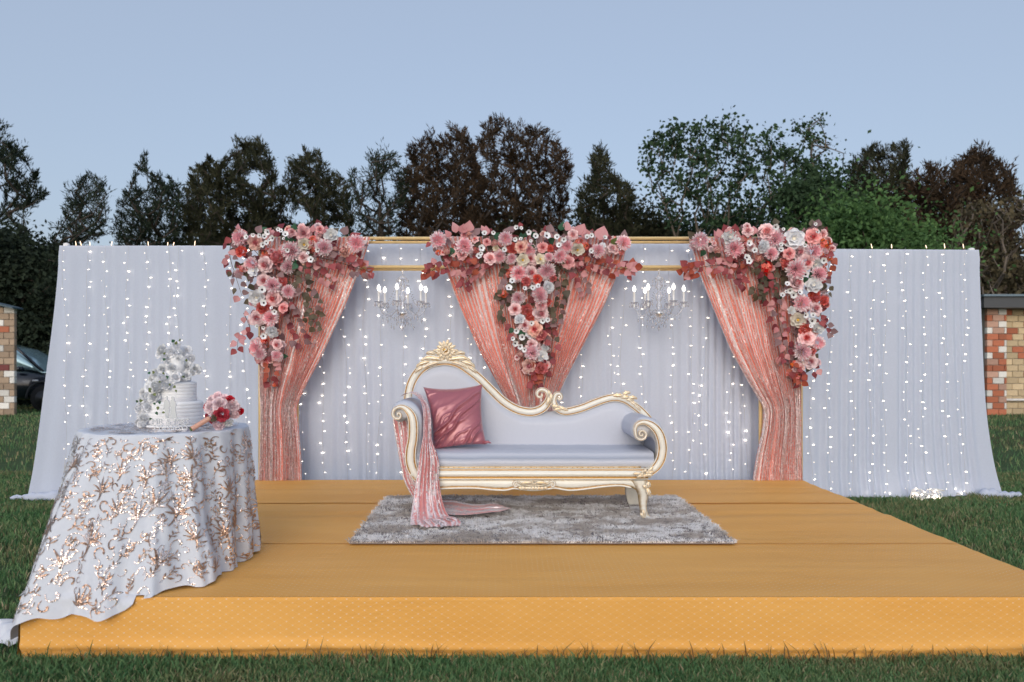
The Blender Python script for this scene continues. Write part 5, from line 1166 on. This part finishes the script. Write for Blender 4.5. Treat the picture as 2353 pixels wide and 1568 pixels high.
# over the arm (from its back to the front edge) and down over the seat front to the rug
sheet([(q6(118,214,5.50), q6(232,158,5.72), .003), (q6(172,178,5.46), q6(282,168,5.62), .005), (q6(212,180,5.44), q6(312,186,5.58), .006), (q6(262,195,5.43), q6(348,222,5.52), .008), (q6(318,260,5.37), q6(392,285,5.45), .009), (q6(342,350,5.33), q6(415,370,5.40), .010), (q6(345,470,5.31), q6(425,490,5.36), .012), (q6(340,600,5.275), q6(430,620,5.33), .014),
       (q6(318,720,5.25), q6(468,730,5.265), .020), (q6(298,850,5.235), q6(500,850,5.245), .024), (q6(280,980,5.225), q6(500,990,5.235), .026), (q6(262,1110,5.20), q6(515,1120,5.22), .028), (q6(245,1230,5.16), q6(545,1250,5.18), .032), (q6(232,1330,5.10), q6(585,1340,5.12), .034), (q6(222,1400,5.04), q6(640,1400,5.03), .03), (q6(225,1445,4.98), q6(700,1450,4.97), .012)], 150, 7, 81, 'front_fall')
sheet([(q6(275,1395,5.02), q6(560,1370,5.06), .03), (q6(285,1415,4.99), q6(640,1380,5.02), .05), (q6(300,1440,4.94), q6(705,1410,4.98), .05), (q6(330,1468,4.90), q6(700,1455,4.91), .02)], 110, 8, 84, 'crumpled_end')
# outside of the arm, hanging behind the scroll and drawn in under the seat
sheet([(q6(48,425,5.50), q6(215,440,5.50), .006), (q6(70,560,5.50), q6(235,560,5.48), .010), (q6(98,720,5.49), q6(245,720,5.47), .012), (q6(128,880,5.48), q6(262,880,5.46), .012), (q6(152,1000,5.47), q6(300,1000,5.45), .012), (q6(188,1085,5.46), q6(330,1090,5.45), .010), (q6(240,1180,5.46), q6(360,1170,5.46), .006)], 60, 4, 82, 'back_fall')
# tail lying on the rug
sheet([(q6(520,1205,5.62), q6(470,1330,5.30), .010), (q6(640,1210,5.60), q6(600,1345,5.22), .016), (q6(760,1235,5.52), q6(720,1350,5.20), .014), (q6(880,1250,5.46), q6(850,1340,5.22), .012), (q6(1000,1235,5.50), q6(985,1325,5.26), .014), (q6(1060,1240,5.49), q6(1090,1315,5.29), .016), (q6(1090,1262,5.44), q6(1195,1285,5.37), .010)], 40, 3, 83, 'trailing_end')

# ================================================================== cake table and its cloth
TX, TY, TR, TZ = -1.931, 4.30, .445, 1.055
tb = empty('round_table', (TX, TY, SZ), 'round cake table hidden under the sequin embroidered cloth', 'table')
b = MB(); b.lathe([(.001, 0), (TR-.02, 0), (TR-.012, .008), (TR-.012, .022), (TR-.02, .028), (.001, .028)], (TX, TY, TZ-.036), 40); b.build('tabletop', M['dark_wood'], tb)
for dx, dy in ((.26, .26), (-.26, .26), (.26, -.26), (-.26, -.26)):
    b = MB(); b.tube([(TX+dx*1.1, TY+dy*1.1, SZ+.005), (TX+dx, TY+dy, TZ-.036)], .014, 8); b.build('leg', M['chrome'], tb)
HEM = [(-1.462,4.30,.305),(-1.475,3.95,.305),(-1.535,3.75,.305),(-1.62,3.70,.305),(-1.735,3.625,.306),(-1.81,3.585,.236),(-1.925,3.565,.190),(-2.00,3.57,.222),(-2.10,3.565,.222),(-2.21,3.565,.210),(-2.33,3.565,.192),(-2.395,3.64,.11),(-2.47,3.78,.03),(-2.56,3.98,.012),(-2.60,4.30,.012),(-2.54,4.62,.02),(-2.30,4.80,.306),(-1.93,4.86,.306),(-1.61,4.70,.306),(-1.475,4.52,.306)]
ha = np.array([math.atan2(-(y-TY), x-TX) % (2*math.pi) for x, y, z in HEM]); hh = np.array(HEM); o_ = np.argsort(ha); ha, hh = ha[o_], hh[o_]
HA = np.concatenate([ha-2*math.pi, ha, ha+2*math.pi]); HH = np.concatenate([hh]*3)
def hem(th):
    th = np.asarray(th); g = [sum(np.interp(th+d, HA, HH[:, k])*w for d, w in ((-.035, .25), (0, .5), (.035, .25))) for k in range(3)]
    return np.stack(g, -1)
def cloth(th, t, lift=0.):
    """point of the hanging cloth: th round the table, t from the table edge (0) to the hem (1)"""
    th, t = np.asarray(th, float), np.asarray(t, float); H = hem(th); d = np.stack([np.cos(th), -np.sin(th)], -1)
    r0 = np.stack([TX+TR*d[..., 0], TY+TR*d[..., 1], np.full(th.shape, TZ)], -1); hz = H[..., :2]-r0[..., :2]; reach = np.linalg.norm(hz, axis=-1)
    k = np.clip(reach/.35, 0, 1)
    c = np.stack([r0[..., 0]+hz[..., 0]*(.15+.2*k)+d[..., 0]*.03, r0[..., 1]+hz[..., 1]*(.15+.2*k)+d[..., 1]*.03, TZ-(TZ-H[..., 2])*(.62-.24*k)], -1)
    a = t[..., None]; p = r0*(1-a)**2+2*c*a*(1-a)+H*a**2
    rnd = np.exp(-t/.03)*.010; p[..., 2] -= .0*rnd
    u = th/(2*math.pi)
    wv = np.sin(2*math.pi*17*u+1.3*snoise(u*24, 5)+.7*snoise(t*3+u*11, 6)); wv2 = np.sin(2*math.pi*41*u+1.5*snoise(u*33, 7)+t*1.2)
    A = (.006+.034*t**.75)*(.65+.5*snoise(u*31, 8)); off_ = A*wv+.007*t*wv2+.012*t*snoise(u*60+t*7, 9)+.004*np.clip(1-t*8, 0, 1)*0+lift
    p[..., 0] += d[..., 0]*off_; p[..., 1] += d[..., 1]*off_
    p[..., 2] += .016*t**6*snoise(u*55, 10)
    flat = t < 0; rt = TR*(1+1.7*np.minimum(t, 0))
    for k_, w_ in ((0, TX+rt*d[..., 0]), (1, TY+rt*d[..., 1]), (2, np.full(th.shape, TZ+.004+lift))): p[..., k_] = np.where(flat, w_, p[..., k_])
    over = (p[..., 0] > SX0+.002) & (p[..., 1] > SYF+.004); p[..., 2] = np.where(over, np.maximum(p[..., 2], SZ+.006+lift), np.maximum(p[..., 2], .012))
    low_ = (p[..., 2] < SZ+.012) & (p[..., 0] > SX0-.012) & (p[..., 1] > SYF-.022) & ~(over & (p[..., 2] >= SZ))
    front = low_ & (p[..., 1] < SYF+.25) & (p[..., 0] > SX0); p[..., 1] = np.where(front, np.minimum(p[..., 1], SYF-.020-lift), p[..., 1])
    side = low_ & ~front & (p[..., 0] < SX0+.15); p[..., 0] = np.where(side, np.minimum(p[..., 0], SX0-.014-lift), p[..., 0])
    return p
nth, nt = 900, 70; ths = np.linspace(0, 2*math.pi, nth, endpoint=False); V = []
top_r = np.linspace(.02, TR-.004, 14)
for rr in top_r: V.append(np.stack([TX+rr*np.cos(ths), TY-rr*np.sin(ths), TZ+.002+.004*np.abs(snoise(ths*5+rr*30, 12))*snoise(rr*25+ths*3, 13)], 1))
for t in np.linspace(0, 1, nt): V.append(cloth(ths, np.full(nth, t)))
V = np.concatenate(V)
tc = obj('tablecloth', V, grid_faces(nth, nt+len(top_r), True), M['table_cloth'], None, origin=(TX, TY, TZ)); tag(tc, 'white sheer tablecloth with copper sequin scrolls trailing over the stage corner', 'tablecloth')
# sequin scrollwork sewn on the cloth
EV, EF, EM = [], [], []
def clothmap(th0, t0, a, b_):
    H = hem(np.array([th0]))[0]; L = max(.6, np.linalg.norm(H-np.array([TX+TR*math.cos(th0), TY-TR*math.sin(th0), TZ]))); rl = TR+.12*t0+.15*t0*(L > .85)
    return th0+np.asarray(a)/rl, t0-np.asarray(b_)/L
def ribbon(th0, t0, pts, wid, m, n=10):
    d = smooth_path(np.column_stack([np.array(pts, float), wid]), n); p, w = d[:, :2], d[:, 2]; g = np.gradient(p, axis=0); g /= np.maximum(np.linalg.norm(g, axis=1), 1e-9)[:, None]; nr = np.column_stack([-g[:, 1], g[:, 0]])
    A_ = p+nr*w[:, None]; B_ = p-nr*w[:, None]; q = np.concatenate([A_, B_]); th, t = clothmap(th0, t0, q[:, 0], q[:, 1])
    if t.max() > .995 or (t.min() < .012 and t.max() > -.03) or t.min() < -.53: return
    n0 = sum(len(e) for e in EV); EV.append(cloth(th, t, .005)); i = np.arange(n-1); EF.append(np.stack([i, i+1, i+1+n, i+n], 1)+n0); EM.extend([m]*(n-1))
rm = random.Random(44)
def rot(pts, a, s=1.): c, q = math.cos(a)*s, math.sin(a)*s; return [(x*c-y*q, x*q+y*c) for x, y in pts]
def lily(th, t, a, s, mm):
    for k, da in enumerate((-1.05, -.62, -.25, .08, .42, .8, 1.2)):
        L = (.075, .10, .12, .125, .115, .095, .07)[k]
        ribbon(th, t, rot([(0, .01), (math.sin(da)*L*.45, math.cos(da)*L*.5), (math.sin(da*1.25)*L*.9, math.cos(da*1.15)*L)], a, s), np.array([.0025, .0068, .0015])*s, mm if rm.random() < .75 else 1-mm)
    ribbon(th, t, rot([(0, .012), (.004, -.03), (.02, -.06)], a, s), np.array([.010, .005, .003])*s, mm)
def curl(th, t, a, s, mm, fl=1):
    ph = np.linspace(0, 4.4, 9); pts = [(fl*(.045-.008*q)*math.cos(q), (.045-.008*q)*math.sin(q)) for q in ph]; ribbon(th, t, rot(pts, a, s), np.linspace(.002, .0075, 9)*s, mm, 16)
def sprig(th, t, a, s, mm):
    ribbon(th, t, rot([(0, 0), (.01, .05), (-.004, .10)], a, s), np.array([.003, .003, .002])*s, mm)
    for y, sg in ((.03, 1), (.05, -1), (.075, 1), (.09, -1)): ribbon(th, t, rot([(.004, y), (sg*.02, y+.012), (sg*.038, y+.03)], a, s), np.array([.002, .008, .001])*s, mm if rm.random() < .7 else 1-mm)
placed = []
for _ in range(14000):
    th, t = rm.uniform(0, 2*math.pi), rm.uniform(.03, .98)**.9 if rm.random() < .8 else rm.uniform(-.5, -.05); H = hem(np.array([th]))[0]; L = np.linalg.norm(H-np.array([TX+TR*math.cos(th), TY-TR*math.sin(th), TZ]))
    q = (th*(TR+.12*t), t*L); k = rm.random(); rad_ = .074 if k < .24 else .038 if k < .63 else .036
    if any(abs(q[0]-p[0]) < rad_+p[2] and (q[0]-p[0])**2+(q[1]-p[1])**2 < ((rad_+p[2])*.47)**2 for p in placed): continue
    placed.append((*q, rad_)); mm = 0 if rm.random() < .52 else 1
    if k < .24: lily(th, t, rm.uniform(-.5, .5), rm.uniform(.62, .88), mm)
    elif k < .63: curl(th, t, rm.uniform(0, 6.28), rm.uniform(.45, .8), mm, rm.choice((-1, 1)))
    else: sprig(th, t, rm.uniform(-1.2, 1.2), rm.uniform(.45, .72), mm)
EV, EF = np.concatenate(EV), np.concatenate(EF)
def sequin_plain(name, c1, c2, rough):
    m = NT(name); p = m.coord(); vo = m.n('TexVoronoi', {'Vector': p, 'Scale': 190.}, feature='F1'); sc = m.n('VectorMath', {0: m.vmath('SUBTRACT', vo.outputs['Color'], (.5, .5, .5))}, operation='SCALE'); sc.inputs['Scale'].default_value = .8
    nrm = m.vmath('NORMALIZE', m.vmath('ADD', m.n('NewGeometry').outputs['Normal'], sc.outputs[0]))
    m.set(color=m.mix(m.noise(p, 14., 3.), c1, c2), metal=.85, rough=rough, normal=nrm); return m.mat
eo = obj('sequin_scrolls', EV, EF, [sequin_plain('copper_sequin', (.34, .20, .14), (.58, .41, .33), .32), sequin_plain('pale_sequin', (.80, .62, .55), (.92, .82, .78), .25)], tc, mi=EM); eo['kind'] = 'stuff'
# loose end of the cloth on the grass
c = P(18, 1468, 3.86); n = 46; S_, T_ = np.meshgrid(np.linspace(0, 1, n), np.linspace(0, 1, n)); s, t = S_.ravel(), T_.ravel()
V = np.stack([c[0]-.22+.36*s, c[1]-.10+.22*t, .012+.075*np.sin(math.pi*s)**.6*np.sin(math.pi*t)**.7*(.6+.5*snoise(s*6+t*4, 61))+.014*snoise(s*11-t*7, 62)], 1); V[:, 2] = np.maximum(V[:, 2], .006)
obj('loose_end', V, grid_faces(n, n), M['table_cloth'], tc)

# ================================================================== tiered cake
CX, CY = X(402, 4.36), 4.36
def c8(cx, cy): return ((450+cx/2.8508)*.57446, (1300+cy/2.8508)*.57446)
ck = empty('wedding_cake', (CX, CY, TZ+.012), 'white tiered wedding cake with a cascade of white flowers', 'cake')
z = TZ+.014
b = MB(); b.lathe([(.001, 0), (.178, 0), (.180, .006), (.176, .012), (.001, .012)], (CX, CY, z-.006), 36); b.build('cake_board', M['icing'], ck)
z += .008; tops = []
for rad_, h in ((.155, .128), (.118, .112), (.086, .098), (.058, .082)):
    b = MB(); pr = [(rad_-.004, 0), (rad_, .004)]
    for k in range(1, 6): pr += [(rad_, h*k/6-.003), (rad_-.0025, h*k/6), (rad_, h*k/6+.003)]
    pr += [(rad_, h-.012), (rad_-.004, h-.003), (rad_-.012, h), (.001, h+.001)]
    b.lathe(pr, (CX, CY, z), 40); ti = b.build('tier', M['icing'], ck)
    b = MB(); b.lathe([(rad_+.0008, .003), (rad_+.0028, .006), (rad_+.0028, .020), (rad_+.0008, .023)], (CX, CY, z), 40); b.build('ribbon', M['ribbon'], ti)
    z += h; tops.append(z)
rc_ = random.Random(12)
b = MB(); fp = []
for cx, cy in ((715, 270), (690, 360), (740, 460), (690, 560), (600, 640), (520, 720), (430, 800), (360, 900), (340, 1000), (330, 1090)):
    u, v = c8(cx, cy); x, zz_ = X(u, 4.30), Z(v, 4.30); k = max(0., (zz_-TZ)/.43); fp.append((x, CY-math.sqrt(max(.0, (.165-.10*k)**2-min(abs(x-CX), .165-.10*k)**2))+.012, zz_))
b.tube([tuple(q) for q in smooth_path(np.array(fp), 30)], [.046]*30, 10); b.build('flower_base', M['icing'], ck)
for cx, cy, rr in [(730,245,60),(600,300,75),(700,310,80),(800,300,62),(520,330,60),(640,380,70),(760,400,62),(850,380,55),(900,520,68),(830,480,64),(720,500,66),(620,510,60),(540,560,66),(640,600,76),(760,600,66),(480,620,62),(840,580,52),(580,700,84),(460,720,74),(680,690,62),(380,700,60),(340,790,70),(430,830,80),(540,820,66),(300,880,66),(260,960,54),(370,940,74),(480,930,56),(340,1030,84),(430,1060,62),(280,1050,52),(440,1130,52),(340,1130,50),(250,1120,40)]:
    u, v = c8(cx, cy); x, zz_ = X(u, 4.30), Z(v, 4.30); k = max(0., (zz_-TZ)/.43); R_ = .175-.105*k; dx = x-CX
    y = CY-math.sqrt(max(.0, R_**2-min(abs(dx), R_)**2))-.012; f = Vector((dx*3, -1, .25)); rm_ = rr*.57446/2.8508*4.3/F*.92
    place_flower(ck, 'whiterose', (x, y, zz_), rm_*1.28, rc_, f, .4)
for cx, cy, a in [(715,225,1.2),(765,190,1.6),(700,200,2.2),(570,400,.3),(580,340,1.),(840,420,1.6),(430,550,3.),(450,545,.1),(570,540,-1.),(615,580,-1.2),(610,600,.3),(790,600,.8),(800,580,-1.),(690,700,-.6),(715,740,-1.),(660,690,2.4),(540,640,-2.),(410,740,-1.),(430,720,-2.),(470,780,-1.),(540,870,-1.5),(515,930,-1.6),(500,990,-1.4),(490,900,3.),(300,870,.2),(290,880,2.6),(415,1075,.2),(560,1000,.1)]:
    u, v = c8(cx, cy); place_leaf(ck, rc_.choice(['green', 'lime', 'lime']), (X(u, 4.16), 4.165, Z(v, 4.16)), rc_.uniform(.012, .022), (math.cos(a), 0, math.sin(a)), rc_)

# ================================================================== silver topper standing before the cake
def text_mesh(body, width, h, depth):
    cu = bpy.data.curves.new('lettering', 'FONT'); cu.body = body; cu.size = 1; cu.extrude = .04; cu.align_x = 'CENTER'; cu.resolution_u = 3
    o = bpy.data.objects.new('lettering', cu); col.objects.link(o); dg = bpy.context.evaluated_depsgraph_get(); me = bpy.data.meshes.new_from_object(o.evaluated_get(dg)); bpy.data.objects.remove(o)
    v = np.zeros(len(me.vertices)*3, np.float32); me.vertices.foreach_get('co', v); v = v.reshape(-1, 3); lo, hi = v.min(0), v.max(0)
    v = (v-(lo+hi)/2)/(hi-lo)*np.array([width, h, depth]); me.vertices.foreach_set('co', np.stack([v[:, 0], -v[:, 2], v[:, 1]], 1).astype(np.float32).ravel()); me.update(); return me
def c9(cx, cy): return ((580+cx/7.841)*.57446, (1550+cy/7.841)*.57446)
YT = 4.05; px = .57446/7.841*YT/F; g9 = lambda cx, cy: XZ(c9(cx, cy), YT)
zb9 = TZ+.006; dz9 = zb9-g9(0, 1380)[1]                     # base bar rests on the cloth
top_ = empty('cake_topper', (g9(800, 0)[0], YT, zb9), 'silver mirrored couple above cut-out lettering in front of the cake', 'cake topper')
def bar(x0, x1, cy, hh_, nm, mat): b = MB(); p, q = g9(x0, cy), g9(x1, cy); b.box((p[0], YT-.003, p[1]+dz9-hh_), (q[0], YT+.003, p[1]+dz9+hh_)); b.build(nm, mat, top_, smooth=False)
bar(210, 1390, 1008, .0012, 'crossbar', M['silver']); bar(250, 1330, 1345, .0012, 'crossbar', M['silver'])
b = MB(); p, q = g9(230, 1380), g9(1320, 1380); b.box((p[0], YT-.018, zb9-.003), (q[0], YT+.014, zb9+.002), 0, .001); b.build('base', M['ribbon'], top_, smooth=False)
for body, x0, x1, y0, y1 in (('MR & MRS', 225, 1390, 1012, 1178), ('PRASAD', 290, 1340, 1184, 1340)):
    p, q = g9(x0, y0), g9(x1, y1); o = link('lettering', text_mesh(body, q[0]-p[0], p[1]-q[1], .005), top_); o.data.materials.append(M['silver']); o.location = Vector(((p[0]+q[0])/2, YT, (p[1]+q[1])/2+dz9))-top_.location
man = [(700,990),(690,900),(720,820),(715,990),(760,990),(752,880),(770,720),(762,640),(790,600),(765,470),(725,415),(700,395),(722,350),(710,305),(680,290),(650,310),(645,350),(665,390),(640,415),(605,450),(590,600),(580,690),(612,720),(625,640),(622,730),(635,880),(650,990)]
man = [(650,992),(630,860),(618,730),(622,650),(606,715),(578,695),(592,580),(602,450),(640,412),(664,392),(646,352),(648,308),(680,290),(712,306),(722,350),(702,394),(728,414),(762,460),(786,590),(764,650),(772,740),(752,880),(742,992),(706,992),(700,860),(692,992)]
bride = [(762,992),(800,800),(806,640),(776,610),(800,430),(836,400),(812,360),(826,316),(870,305),(915,318),(930,372),(930,420),(962,470),(985,570),(962,640),(972,760),(1012,992)]
for poly in (man, bride):
    b = MB(); b.prism([(g9(*q)[0], g9(*q)[1]+dz9) for q in poly], YT-.003, YT+.003); b.build('couple_figure', M['silver'], top_, smooth=False)

# ================================================================== bouquet lying on the table
YQ = 4.16; bq = empty('bridal_bouquet', (X(c8(1240, 0)[0], YQ), YQ, TZ+.01), 'round bouquet of pale pink and red roses lying beside the cake', 'bouquet')
rb_ = random.Random(4)
for typ, cx, cy, rr, d in [('pale',1150,860,62,.04),('pale',1220,830,66,.05),('pale',1290,860,66,.05),('pale',1260,900,76,.08),('pale',1150,940,72,.06),('pale',1380,930,76,.05),('pale',1110,900,54,.02),('whiterose',1230,960,60,.06),('whiterose',1330,1090,66,.05),('pale',1240,1120,74,.06),('pale',1400,1010,62,.04),('whiterose',1060,960,40,.0),('pale',1350,1000,60,.06),
        ('red',1300,1010,78,.10),('red',1350,860,52,.05),('red',1085,940,48,.03),('red',1105,1050,48,.04),('red',1455,985,40,.03),('red',1150,1090,42,.04),('pale',1190,1010,56,.05)]:
    u, v = c8(cx, cy); q = P(u, v, YQ); place_flower(bq, typ, (q[0], YQ-d+.03, q[2]), 1.15*rr*.57446/2.8508*YQ/F, rb_, Vector(((cx-1240)/220, -1, -(cy-960)/260)), .25)
b = MB(); p, q = P(*c8(1180, 1050), YQ), P(*c8(1022, 1178), YQ); p = (p[0], YQ-.09, p[2]); q = (q[0], YQ-.14, max(q[2], TZ+.018)); hp = [tuple(np.array(p)+(np.array(q)-np.array(p))*t) for t in np.linspace(0, 1, 22)]
b.tube(hp, [.0135+.0012*(i % 3 == 0) for i in range(22)], 12); b.build('wrapped_handle', M['wrap'], bq)
b = MB(); b.tube([q, tuple(np.array(q)+(np.array(q)-np.array(p))*.08)], .010, 10); b.build('stems', M['leaf_lime'], bq)
for i in range(7): a = 3.6+i*.25; place_leaf(bq, 'olive', (p[0]+.01, YQ-.085, p[2]), .03, (math.cos(a+2), 0, math.sin(a+2)), rb_)
